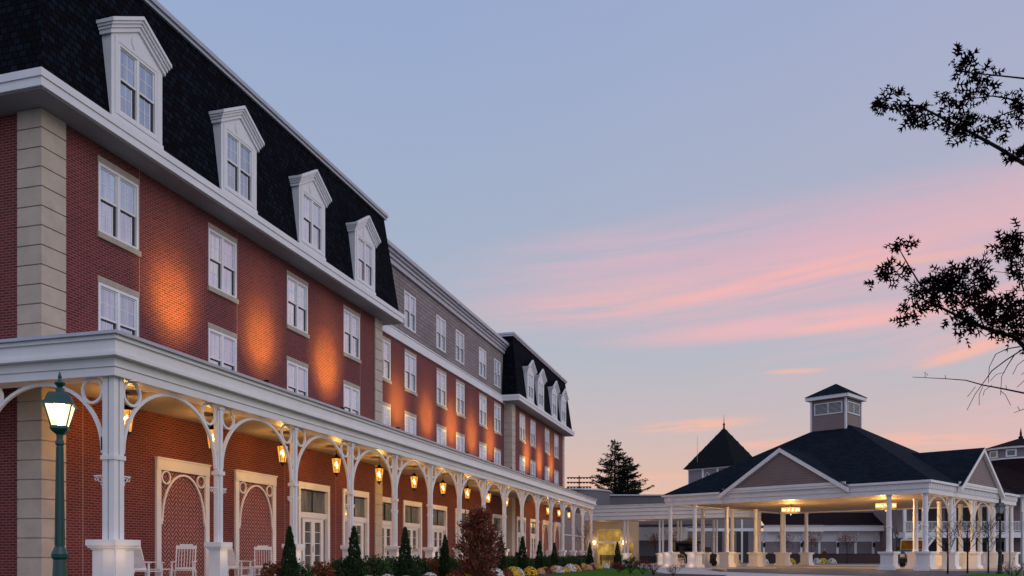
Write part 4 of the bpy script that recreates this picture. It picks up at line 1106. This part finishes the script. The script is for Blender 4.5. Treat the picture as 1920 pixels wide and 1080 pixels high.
# chandeliers
def chandelier(rr, l, label):
    t = thing('chandelier', label, 'chandelier', pw(rr, l, 4.62), 0, 'drum chandeliers under the carport')
    g = MB(); g.lathe([(.70,-.22),(.72,.18)], n=24); o = g.build('glass_drum', 'chandelier_glass', t)
    f = MB()
    for z in (-.23, .19): f.tube([(.72*math.cos(a), .72*math.sin(a), z) for a in [2*math.pi*i/24 for i in range(24)]], .022, 5, closed=True)
    for j in range(3): a = j*2.094; f.bar((.7*math.cos(a),.7*math.sin(a),.2), (0,0,.36), .02, .02)
    f.tube([(0,0,.3),(0,0,.50)], .02, 6); f.lathe([(.01,-.42),(.06,-.36),(.02,-.30),(.02,.3)], n=8)
    f.build('frame', 'black_iron', t)
    for j in range(12):
        a = j*.5236; b = MB(); b.lathe([(.01,-.06),(.035,-.02),(.035,.02),(.01,.07)], (.6*math.cos(a),.6*math.sin(a),0), 6); b.build('bulb', 'bulb', t)
    lamp(t, (0,0,-.1), 420, (1, .60, .22), .55, 'chandelier_light'); 
    lamp(t, (0,0,-.6), 480, (1, .62, .26), .3, 'chandelier_light')
chandelier(5.4, 12.0, 'glowing drum chandelier under the left half of the carport ceiling')
chandelier(4.9, 4.4, 'glowing drum chandelier near the right front columns of the carport')

# ------------------------------------------------------------------ link canopy and entrance building
link = thing('link_canopy', 'long white boarded canopy joining the porch end to the carport', 'canopy')
A = Vector(((1088-960)/F*88, 88, 0)); Bv = Vector(((1405-960)/F*79.5, 79.5, 0)); dr = (Bv-A).normalized(); nr = Vector((-dr.y, dr.x, 0))
b = MB()
def lbox(a, bb, off, th, z0, z1, mb): 
    c0 = a+nr*off; c1 = bb+nr*off; mb.prism([c0+Vector((0,0,z0)), c1+Vector((0,0,z0)), c1+nr*th+Vector((0,0,z0)), c0+nr*th+Vector((0,0,z0))], (0,0,z1-z0))
for z0_, z1_, o_ in ((4.60,4.95,0),(5.00,5.34,-.03),(5.39,5.72,-.06),(5.77,6.05,-.10),(6.052,6.12,-.16),(4.96,4.99,.08),(5.35,5.38,.08),(5.73,5.76,.08)): lbox(A, Bv, o_, 4.2, z0_, z1_, b)
b.build('fascia', 'white_paint', link)
b = MB(); lbox(A, Bv, .02, 4.1, 4.57, 4.598, b); b.build('ceiling', 'cream_wall', link)
def link_col(px, Z, two=True):
    c = MB(); d = MB(); X = (px-960)/F*Z
    for dx in ((-.16, .16) if two else (0,)): c.lathe([(.12,1.2),(.10,1.3),(.10,2.8),(.13,2.82),(.13,2.9),(.10,2.92),(.10,4.5),(.13,4.58)], (X+dx, Z, 0), 10)
    o = c.build('column', 'white_paint', link, smooth=True)
    for w_, z0, z1 in ((.50,.0,.25),(.38,.25,1.02),(.44,1.02,1.08),(.52,1.08,1.2)): d.box(X-w_, X+w_, Z-w_, Z+w_, z0, z1)
    d.build('pedestal', 'white_paint', o)
    lamp(link, (X-.1, Z-.7, .95), 1.8, (1, .66, .42), .03, 'pedestal_light')
    if px > 1200: lamp(link, (X-.1, Z-.75, .3), 1.8, (1, .66, .42), .03, 'pedestal_light')
link_col(1174, 85.8); link_col(1240, 84.2); link_col(1274, 87, True); link_col(1341, 85.5, True)

ent = thing('entrance_building', 'low entrance building with cream walls, glowing glass doors and curved grey upper wall', 'building')
b = MB(); Z = 90.5
xa, xb = (1084-960)/F*Z, (1198-960)/F*Z
q0 = hw(60.56, 3.1); q1 = hw(70.5, 3.1)
dx0, dx1 = (1119.5-960)/F*Z, (1166-960)/F*Z
def cwall(mb, xs0, xs1, z0, z1): mb.box(xs0, xs1, Z, Z+.3, z0, z1)
cwall(b, q1.x-.5, dx0, 0, 4.6); cwall(b, dx1, xb, 0, 4.6); cwall(b, dx0, dx1, 3.8, 4.6); b.box(xb-.3, xb, Z+.3, Z+8, 0, 4.6)
b.box(dx1+1.9, xb+.06, Z-.12, Z, 0, 1.2); b.box(q1.x-.5, dx0-.3, Z-.08, Z, 0, 1.2)
b.build('cream_wall', 'cream_wall', ent)
b = MB(); b.add([q0, q1, q1+Vector((0,0,5.2)), q0+Vector((0,0,5.2))], [(0,1,2,3)]); b.build('side_wall', 'siding_mauve', ent)
b = MB(); b.bar(q0+Vector((.03,-.01,2.9)), q1+Vector((.03,-.01,2.9)), .06, .10); b.build('side_wall_trim', 'white_trim', ent)
# lit doorway
b = MB()
for (xx0, xx1, zz0, zz1) in ((dx0, dx0+.12, 0, 3.8), (dx1-.12, dx1, 0, 3.8), (dx0, dx1, 3.68, 3.8), (dx0, dx1, 2.25, 2.5)): b.box(xx0, xx1, Z+.02, Z+.14, zz0, zz1)
for fx in (.28, .5, .72): X = dx0+(dx1-dx0)*fx; b.box(X-.04, X+.04, Z+.03, Z+.12, 0, 2.25)
X = dx0+(dx1-dx0)*.30; b.box(X-.03, X+.03, Z+.03, Z+.12, 2.5, 3.68); X = dx0+(dx1-dx0)*.72; b.box(X-.03, X+.03, Z+.03, Z+.12, 2.5, 3.68)
o = b.build('door_frame', 'white_trim', ent); b = MB(); b.add([(dx0,Z+.13,0),(dx1,Z+.13,0),(dx1,Z+.13,3.8),(dx0,Z+.13,3.8)], [(0,1,2,3)]); b.build('pane', 'lit_room', o)
b = MB(); X = (1181-960)/F*Z; b.box(X-.55, X+.45, Z-.03, Z-.001, .2, 2.4); o = b.build('window_frame', 'cream_wall', ent)
b = MB(); b.add([(X-.45,Z-.034,.3),(X+.35,Z-.034,.3),(X+.35,Z-.034,2.3),(X-.45,Z-.034,2.3)], [(0,1,2,3)]); b.build('pane', 'lit_room', o)
for px in (1114, 1169):
    X = (px-960)/F*Z; b = MB(); b.lathe([(.05,-.2),(.12,-.05),(.14,.12),(.03,.2)], (X, Z-.18, 2.35), 8); b.box(X-.05, X+.05, Z-.18, Z-.0, 2.3, 2.4); b.build('wall_lamp', 'small_bulb', ent); lamp(ent, (X, Z-.5, 2.35), 14, (1,.6,.25), .08, 'wall_light')
# curved grey upper wall, parapet
b = MB(); cxc, czc, rad = 5.9, 96.5, 5.3
pts = []
for i in range(0, 25):
    a = R(-150+i*6.2); pts.append((cxc+rad*math.cos(a), czc+rad*math.sin(a)))
pts = [(x, y) for x, y in pts if y < 97.5]
b.prism([(x, y, 4.9) for x, y in pts+[(cxc, 104)]], (0,0,3.2)); b.build('curved_wall', 'siding_grey', ent)
b = MB(); b.prism([((x-cxc)*1.02+cxc, (y-czc)*1.02+czc, 8.1) for x, y in pts+[(cxc, 104)]], (0,0,.16)); b.build('curved_parapet', 'metal_flashing', ent)
b = MB(); b.box(10.4, 24, 99.5, 104, 4.62, 8.0); b.build('upper_wall', 'siding_grey', ent)
b = MB(); b.box(10.2, 24.2, 99.3, 104, 8.0, 8.15); b.box(11.4,11.5,99.4,99.5,5.5,8.0); b.build('parapet', 'metal_flashing', ent)
lamp(ent, (9.5, 88.3, 4.2), 22, (1, .66, .30), .3, 'canopy_light'); lamp(ent, (13.5, 87, 4.2), 12, (1, .70, .36), .3, 'canopy_light')
# bench before the entrance
t = thing('bench', 'dark slatted bench before the glowing entrance', 'bench', ((1146-960)/F*84, 84, 0))
b = MB()
for i in range(4): b.box(-1.1, 1.1, -.2+i*.11, -.11+i*.11, .44, .47)
b.build('seat', 'black_iron', t); b = MB()
for i in range(4): b.box(-1.1, 1.1, .26+i*.02, .29+i*.02, .55+i*.12, .64+i*.12)
b.build('backrest', 'black_iron', t)
for x in (-1.0, 1.0): b = MB(); b.box(x-.04, x+.04, -.2, -.14, 0, .44); b.box(x-.04, x+.04, .24, .3, 0, .95); b.build('leg', 'black_iron', t)

# ------------------------------------------------------------------ buildings beyond the carport
gb = thing('grey_building', 'dark grey sided building with a wide pale band left of the carport', 'building')
Z = 106
b = MB(); xa, xb = (1175-960)/F*Z, (1289-960)/F*Z; b.box(xa, xb, Z, Z+12, 0, 7.2); b.build('wall', 'siding_grey', gb)
b = MB(); b.box(xa, xb, Z-.05, Z, 2.85, 4.5); b.build('pale_band', 'white_trim', gb)
b = MB(); b.box(xa, xb, Z-.08, Z, 0, .9); b.build('plinth', 'dark_interior', gb)
b = MB(); b.box(xa-.2, xb+.2, Z-.2, Z+12.2, 7.2, 7.4); b.build('roof', 'metal_flashing', gb)

tw = thing('tower_building', 'grey building with a square tower under a pointed dark metal roof', 'building', ((1375-960)/F*112, 112, 0), R(45))
sd = 7.0
b = MB(); b.box(0, sd, 0, sd, 0, 13.0); b.build('tower_wall', 'siding_mauve', tw)
b = MB()
for y in (0, 2.35, 4.65, sd): b.box(-.06, -.001, max(0,y-.13), min(sd, y+.13), 0, 12.9)
b.box(-.07, -.002, 0, sd, 12.7, 13.0); b.box(-.07, -.002, 0, sd, 4.4, 4.75); b.box(0, sd, -.07, -.002, 12.7, 13.0); b.box(sd*.5-.1, sd*.5+.1, -.06, -.001, 0, 12.7)
for s in (-1, 1): b.bar((-.05, 3.9, 12.3), (-.05, 3.9+s*1.3, 10.4), .06, .18, up=(1,0,0))
b.build('tower_trim', 'white_trim', tw)
b = MB(); e = .45; b.add([(-e,-e,13.0),(sd+e,-e,13.0),(sd+e,sd+e,13.0),(-e,sd+e,13.0),(sd/2,sd/2,18.7)], [(0,1,4),(1,2,4),(2,3,4),(3,0,4),(3,2,1,0)])
ap = Vector((sd/2, sd/2, 18.72))
for k in range(1, 15):
    f = k/15; 
    for (p, q) in (((-e,-e),(-e,sd+e)), ((-e,-e),(sd+e,-e))):
        base = Vector((p[0]+(q[0]-p[0])*f, p[1]+(q[1]-p[1])*f, 13.03)); g = abs(f-.5)*2
        # ribs run straight up the slope and stop at the hip
        mid = Vector(((p[0]+q[0])/2, (p[1]+q[1])/2, 13.03)); top = base+(ap-mid)*(1-g)
        b.bar(base, top, .06, .08)
b.box(-e-.06, sd+e+.06, -e-.06, sd+e+.06, 12.88, 13.0)
b.build('pyramid_roof', 'metal_roof_dark', tw)
b = MB(); b.lathe([(.16,18.5),(.10,18.9),(.17,19.1),(.08,19.3),(.04,19.5),(.012,20.5)], (sd/2, sd/2, 0), 8); b.build('finial', 'metal_roof_dark', tw)
# lower wings of the same building
Zw = 110
tw2 = MB(); 
low = thing('annex_building', 'grey board-trimmed annex with dark doorways seen through the carport', 'building')
xa, xb = (1286-960)/F*Zw, (1427-960)/F*Zw
b = MB(); b.box(xa, xb, Zw, Zw+1.5, 0, 6.6); b.build('wall', 'siding_mauve', low)
b = MB()
for px in (1287, 1338, 1372, 1391, 1425): X = (px-960)/F*Zw; b.box(X-.12, X+.12, Zw-.06, Zw, 0, 6.55)
b.box(xa, xb, Zw-.08, Zw, 4.1, 4.5); b.box(xa, xb, Zw-.08, Zw, 6.4, 6.7); b.build('board_trim', 'white_trim', low)
for (a_, b_) in ((1344, 1354), (1381, 1403)):
    d = MB(); d.box((a_-960)/F*Zw, (b_-960)/F*Zw, Zw-.03, Zw-.001, 0, 4.1); d.build('doorway', 'dark_interior', low)
b = MB(); b.tube([(0,0,0),(0,0,6.3)], [.06,.02], 6)
mast = b.build('antenna_mast', 'galvanised'); b = None
mast.location = W(1307.5, 866, 116); tag(mast, 'thin antenna mast rising beside the pointed tower roof', 'antenna'); mast.location.z = 0; mast.scale = (1,1,2.75)

Zb = 110
lb = thing('long_low_building', 'long low pale building with dark roof and bracketed eaves seen through the carport', 'building')
xa, xb = (1427-960)/F*Zb, (1700-960)/F*Zb
b = MB(); b.box(xa, xb, Zb, Zb+8, 2.75, 4.1); b.build('upper_wall', 'white_trim', lb)
b = MB(); b.box(xa, xb, Zb+.05, Zb+8, 0, 2.748); b.build('lower_wall', 'siding_mauve', lb)
b = MB(); b.box(xa, xb+1, Zb-1.2, Zb-1.0, 4.1, 4.75); b.box(xa, xb+1, Zb-1.3, Zb+8, 4.752, 4.85); b.build('fascia', 'white_paint', lb)
b = MB(); b.add([(xa,Zb-1.4,4.86),(xb+1.4,Zb-1.4,4.86),(xb-2.2,Zb+2.5,6.7),(xa,Zb+2.5,6.7),(xb+1.4,Zb+8,4.86),(xb-2.2,Zb+8,6.7)], [(0,1,2,3),(1,4,5,2)]); b.build('roof', 'shingle_brown', lb)
for px in (1432, 1467, 1502, 1536, 1570, 1604, 1637, 1671):
    X = (px-960)/F*Zb; b = MB(); b.box(X-.14, X+.14, Zb-.08, Zb+.05, 0, 2.75)
    pts = [(X, Zb-.05-.95*math.sin(a), 2.95+1.1*(1-math.cos(a))) for a in [R(90)*i/6 for i in range(7)]]
    b.tube(pts, .06, 4); b.bar((X,Zb-.04,2.9), (X,Zb-.04,4.1), .12, .06); b.build('pilaster', 'white_paint', lb)
    if px in (1432, 1502, 1570, 1637): b = MB(); b.lathe([(.03,2.0),(.13,2.1),(.18,2.5),(.05,2.65)], (X, Zb-.28, 0), 6); b.box(X-.04, X+.04, Zb-.3, Zb-.08, 2.2, 2.28); b.build('wall_lantern', 'black_iron', lb)
b = MB(); b.box((1428-960)/F*99, (1690-960)/F*99, 99, 99.25, 0, 1.12); b.box((1428-960)/F*99, (1690-960)/F*99, 98.97, 99.28, 1.122, 1.17)
tag(b.build('low_wall', 'dark_wall'), 'long low dark maroon wall behind the flower bed beyond the carport', 'wall')
sheet('flower_bed', [((1350-960)/F*92,91.5),((1640-960)/F*92,91.5),((1640-960)/F*96,96),((1350-960)/F*96,96)], .03, 'mulch')
# person standing by the far wall, very small
def person():
    X, Yp = (1546-960)/F*104, 104
    b = MB()
    b.tube([(-.10,0,.05),(-.10,0,.5),(-.09,0,.88)], [.055,.065,.085], 8, 1); b.tube([(.10,-.04,.05),(.10,0,.5),(.09,0,.88)], [.055,.065,.085], 8, 1)
    b.lathe([(.13,.84),(.17,.95),(.15,1.12),(.19,1.38),(.16,1.47),(.06,1.52)], n=10)
    for s in (-1, 1): b.tube([(s*.19,0,1.42),(s*.25,-.05,1.15),(s*.18,-.22,1.05)], [.055,.045,.03], 6)
    b.lathe([(.05,1.48),(.05,1.54),(.085,1.58),(.10,1.67),(.085,1.75),(.03,1.79)], n=10, m=2)
    b.box(-.17,-.03,-.12,.10,0,.08,1); b.box(.03,.17,-.14,.08,0,.08,1)
    o = b.build('person', ['red_leaf', 'van_white', 'skin'], None, (X, Yp, 0), smooth=True)
    tag(o, 'small person in a pink top standing beyond the low maroon wall', 'person')
person()

# balcony building at right
Zc = 102
bb = thing('balcony_building', 'two-storey brown building with white balcony rails and outside stair behind the carport', 'building')
X = lambda px, z=Zc: (px-960)/F*z
b = MB(); b.box(X(1704), X(1990), Zc+3.0, Zc+10, 0, 8.0); b.build('wall', 'siding', bb)
b = MB(); b.box(X(1560,119), X(1730,119), 119, 122, 0, 8.6); b.build('rear_wall', 'siding', bb)
for i, px in enumerate((1745, 1775, 1808, 1842, 1868, 1895, 1915)):
    for z_ in ((4.3, 6.9), (.1, 2.6)): d = MB(); d.box(X(px)-.75, X(px)+.75, Zc+2.9, Zc+2.99, *z_); d.build('doorway', 'dark_interior', bb)
b = MB(); b.box(X(1716), X(1990), Zc, Zc+3, 3.55, 3.75); b.box(X(1716), X(1990), Zc-.1, Zc, 3.1, 3.78); b.build('balcony_deck', 'white_trim', bb)
b = MB(); b.bar((X(1696), Zc, 5.05), (X(1990), Zc, 5.05), .08, .08); b.bar((X(1696), Zc, 3.95), (X(1990), Zc, 3.95), .06, .06)
k = X(1696)
while k < X(1990): b.box(k-.02, k+.02, Zc-.02, Zc+.02, 3.95, 5.05); k += .17
b.box(X(1696), X(1716), Zc-.1, Zc+3, 3.1, 3.75)
b.build('railing', 'white_paint', bb)
for px in (1697, 1732, 1790, 1855, 1888, 1918, 1960): b = MB(); b.box(X(px)-.16, X(px)+.16, Zc-.05, Zc+.25, 0, 3.1); b.box(X(px)-.16, X(px)+.16, Zc-.05, Zc+.25, 5.05, 8.0); b.box(X(px)-.15, X(px)+.15, Zc+.02, Zc+.24, 3.78, 5.05); b.build('post', 'white_paint', bb)
b = MB()
for (xa_, xb_, za_, zb_) in ((1730, 1700, 3.9, 1.9), (1763, 1738, 3.9, 1.9)):
    for dz in (0, 1.0): b.bar((X(xa_,98),98,za_+dz), (X(xb_,98),98,zb_+dz), .1, .22 if dz == 0 else .09)
    for i in range(12): f = i/11; xx = X(xa_,98)+(X(xb_,98)-X(xa_,98))*f; zz = za_+(zb_-za_)*f; b.box(xx-.02, xx+.02, 97.98, 98.02, zz, zz+1.0)
b.build('stair', 'white_paint', bb)
b = MB(); b.box(X(1700), X(1990), Zc-.5, Zc+10.5, 8.0, 8.35); b.build('fascia', 'white_trim', bb)
b = MB(); xa, xb = X(1700)-.5, X(1990)+.5; b.add([(xa,Zc-.9,8.36),(xb,Zc-.9,8.36),(xb,Zc+5,12.3),(xa+6,Zc+5,12.3),(xa,Zc+11,8.36),(xb,Zc+11,8.36)], [(0,1,2,3),(0,3,4),(4,3,2,5)]); b.build('roof', 'shingle_brown', bb)

rt = thing('round_turret', 'round turret with small square windows and a conical dark roof at the right edge', 'turret', ((1914-960)/F*110, 110, 0))
b = MB(); b.lathe([(4.3,0),(4.3,14.6)], n=24); b.build('drum', 'siding_mauve', rt)
b = MB(); b.lathe([(6.3,9.4),(4.35,13.25)], n=24); b.build('skirt_roof', 'shingle_brown', rt)
b = MB(); b.lathe([(4.75,14.55),(4.75,14.8)], n=24); b.lathe([(4.42,13.22),(4.42,13.4)], n=24); b.build('trim', 'white_paint', rt)
b = MB(); b.lathe([(4.9,14.8),(.3,16.2),(.05,16.3)], n=24); b.build('cone_roof', 'shingle_brown', rt)
b = MB(); b.lathe([(.22,16.1),(.30,16.4),(.12,16.6),(.15,16.8),(.02,17.6)], n=8); b.build('finial', 'dark_bark', rt)
for i in range(12):
    a = R(-90+15+i*30); c = Vector((math.cos(a), math.sin(a), 0)); u = Vector((-math.sin(a), math.cos(a), 0))
    f = MB(); f.obox(c*4.3+Vector((0,0,13.98)), u*.62, c*.07, (0,0,.48)); o = f.build('window', 'white_paint', rt)
    g = MB(); g.obox(c*4.36+Vector((0,0,13.98)), u*.42, c*.03, (0,0,.30)); g.build('pane', 'door_glass', o)

# stadium lights
t = thing('floodlight_mast', 'distant stadium floodlight mast with three rows of lamps left of the pine', 'floodlights', ((1086-960)/F*200, 200, 0))
b = MB(); b.tube([(0,0,0),(0,0,19.8)], [.3,.12], 8); 
for z in (19.4, 18.3, 17.2): b.bar((-2.7,0,z), (2.7,0,z), .1, .1)
b.build('mast', 'dark_bark', t)
for z in (19.4, 18.3, 17.2):
    for i in range(8): b = MB(); x = -2.6+i*.74; b.lathe([(.10,-.15),(.36,.1),(.36,.25)], (x, -.15, z-.25), 8); b.build('lamp_head', 'dark_bark', t)

# ------------------------------------------------------------------ van
def van():
    t = thing('shuttle_van', 'white and blue shuttle van parked nose-on behind the right carport columns', 'van', ((1714-960)/F*74, 74, 0), R(-118))
    # x forward, y left ; nose at x=+
    prof = [(-2.6,.45),(-2.6,2.25),(-2.4,2.42),(1.2,2.42),(1.55,2.3),(2.15,1.45),(2.75,1.22),(2.85,.95),(2.85,.45)]
    b = MB(); b.prism([(x,-1.0,z) for x,z in prof], (0,2.0,0)); body = b.build('body', 'van_white', t)
    b = MB(); b.add([(1.58,-.88,2.24),(1.58,.88,2.24),(2.16,.92,1.50),(2.16,-.92,1.50)], [(0,1,2,3)]); 
    for v in range(len(b.v)): b.v[v] = (b.v[v][0]+.03, b.v[v][1], b.v[v][2]+.02)
    b.build('windscreen', 'windscreen', t)
    b = MB(); b.prism([(2.18,-1.01,1.47),(2.78,-1.01,1.24),(2.885,-1.01,.95),(2.885,-1.01,.78),(1.9,-1.01,.78),(1.9,-1.01,1.40)], (0,2.02,0)); b.build('bonnet', 'van_blue', t)
    b = MB(); b.box(2.86, 2.96, -1.0, 1.0, .38, .76); b.build('bumper', 'rubber', t)
    b = MB(); b.box(2.888, 2.93, -.55, .55, .86, 1.10)
    for i in range(3): b.box(2.93, 2.945, -.52, .52, .89+i*.075, .92+i*.075, 1)
    b.build('grille', ['rubber', 'headlight'], t)
    b = MB(); b.box(2.965, 2.975, -.26, .26, .48, .64); b.build('number_plate', 'plate_yellow', t)
    for y in (-.78, .78): b = MB(); b.box(2.85, 2.92, y-.17, y+.17, .86, 1.10); b.build('headlight', 'headlight', t)
    for s in (-1, 1):
        b = MB(); b.box(.4, 1.5, s*1.005-.01, s*1.005+.01, 1.45, 2.1); b.box(-2.3, .2, s*1.005-.01, s*1.005+.01, 1.5, 2.1); b.build('side_window', 'door_glass', t)
        b = MB(); b.prism([(-1.0,s*1.008,.6),(1.4,s*1.008,.6),(.6,s*1.008,1.42),(-.4,s*1.008,1.42)], (0,s*.006,0)); b.build('side_graphic', 'van_teal', t)
        for x in (-1.7, 1.95):
            b = MB(); b.tube([(x,s*.78,.36),(x,s*1.02,.36)], .36, 18); w_ = b.build('wheel', 'rubber', t); b = MB(); b.tube([(x,s*1.0,.36),(x,s*1.035,.36)], .2, 14); b.build('rim', 'headlight', w_)
        b = MB(); b.box(1.75, 1.95, min(s*1.02,s*1.28), max(s*1.02,s*1.28), 1.45, 1.72); b.build('mirror', 'rubber', t)
van()
# ------------------------------------------------------------------ carriage
def carriage():
    Z = 75; t = thing('horse_carriage', 'black old-fashioned carriage with cream spoked wheels behind the left carport columns', 'carriage', ((1292-960)/F*Z, Z, 0), R(0)); t.scale = (.88, 1, 1)
    b = MB(); b.box(-1.15, 1.1, -.6, .6, .75, 1.15); b.prism([(-1.15,-.6,1.15),(-.7,-.6,1.15),(-.8,-.6,1.75),(-1.25,-.6,1.75)], (0,1.2,0)); b.prism([(.1,-.6,1.15),(.5,-.6,1.15),(.4,-.6,1.7),(.15,-.6,1.7)], (0,1.2,0)); b.build('body', 'black_iron', t)
    b = MB(); b.prism([(-1.6,-.72,2.05),(1.2,-.72,2.05),(1.2,-.72,2.14),(.9,-.72,2.24),(-1.3,-.72,2.24),(-1.6,-.72,2.14)], (0,1.44,0)); b.box(-1.55,-1.45,-.7,.7,1.15,2.05); b.box(-1.45,1.15,.66,.70,1.15,2.05); b.build('roof', 'black_iron', t)
    for x in (-1.15, 0, 1.05):
        for y in (-.62, .62): b = MB(); b.tube([(x,y,1.1),(x,y,2.06)], .025, 5); b.build('roof_post', 'black_iron', t)
    b = MB(); b.box(-.75, .1, -.55, .55, 1.15, 1.38); b.build('seat', 'blue_cloth', t)
    b = MB(); b.tube([(-1.1,0,.6),(1.3,0,.55)], .05, 5); b.tube([(-1.1,-.72,.56),(-1.1,.72,.56)], .035, 5); b.tube([(1.15,-.72,.5),(1.15,.72,.5)], .035, 5); b.build('axle_frame', 'black_iron', t)
    for x, r in ((-1.1, .56), (1.15, .48)):
        for y in (-.72, .72):
            b = MB(); b.tube([(x+r*math.cos(a), y, r+r*math.sin(a)) for a in [2*math.pi*i/24 for i in range(24)]], .035, 5, closed=True)
            for j in range(12): a = j*.5236; b.bar((x,y,r), (x+r*math.cos(a),y,r+r*math.sin(a)), .03, .035)
            b.tube([(x,y-.07,r),(x,y+.07,r)], .08, 8); b.build('wheel', 'cream_wheel', t)
    # second, lower rear body box and shafts
    for y in (-.3, .3): b = MB(); b.tube([(1.2,y,.62),(2.3,y,.75)], .03, 5); b.build('shaft', 'black_iron', t)
carriage()
t = thing('cart', 'small black cart with blue side panel right of the carriage', 'cart', ((1327-960)/F*78, 78, 0))
b = MB(); b.prism([(-.6,-.5,.4),(.6,-.5,.4),(.75,-.5,1.1),(.25,-.5,1.2),(.15,-.5,1.75),(-.55,-.5,1.75),(-.6,-.5,1.65)], (0,1.0,0)); b.build('body', 'black_iron', t)
b = MB(); b.box(-.55, -.1, -.52, -.5, .5, 1.0); b.build('side_panel', 'blue_cloth', t)
for x in (-.4, .45): b = MB(); b.tube([(x,-.55,.3),(x,.55,.3)], .3, 14); b.build('wheel', 'rubber', t)
# small posts at right
for px, Z, h_, lab in ((1893.5, 40, 3.3, 'slim grey steel post right of the unlit street lamp'), (1916, 39, 3.0, 'slim grey steel post at the right edge of the picture')):
    b = MB(); b.tube([(0,0,0),(0,0,h_)], .035, 6); b.lathe([(.05,0),(.05,.05)], n=8); b.lathe([(.045,h_-.02),(.045,h_+.03)], n=8)
    o = b.build('steel_post', 'galvanised', None, ((px-960)/F*Z, Z, 0)); tag(o, lab, 'post', 'slim steel posts')
b = MB(); b.lathe([(.09,0),(.09,.6),(.11,.62),(.11,.78),(.03,.84)], n=10)
tag(b.build('bollard_light', 'black_iron', None, ((1088-960)/F*57, 57, 0)), 'short black bollard light on the lawn by the pale sapling', 'bollard')
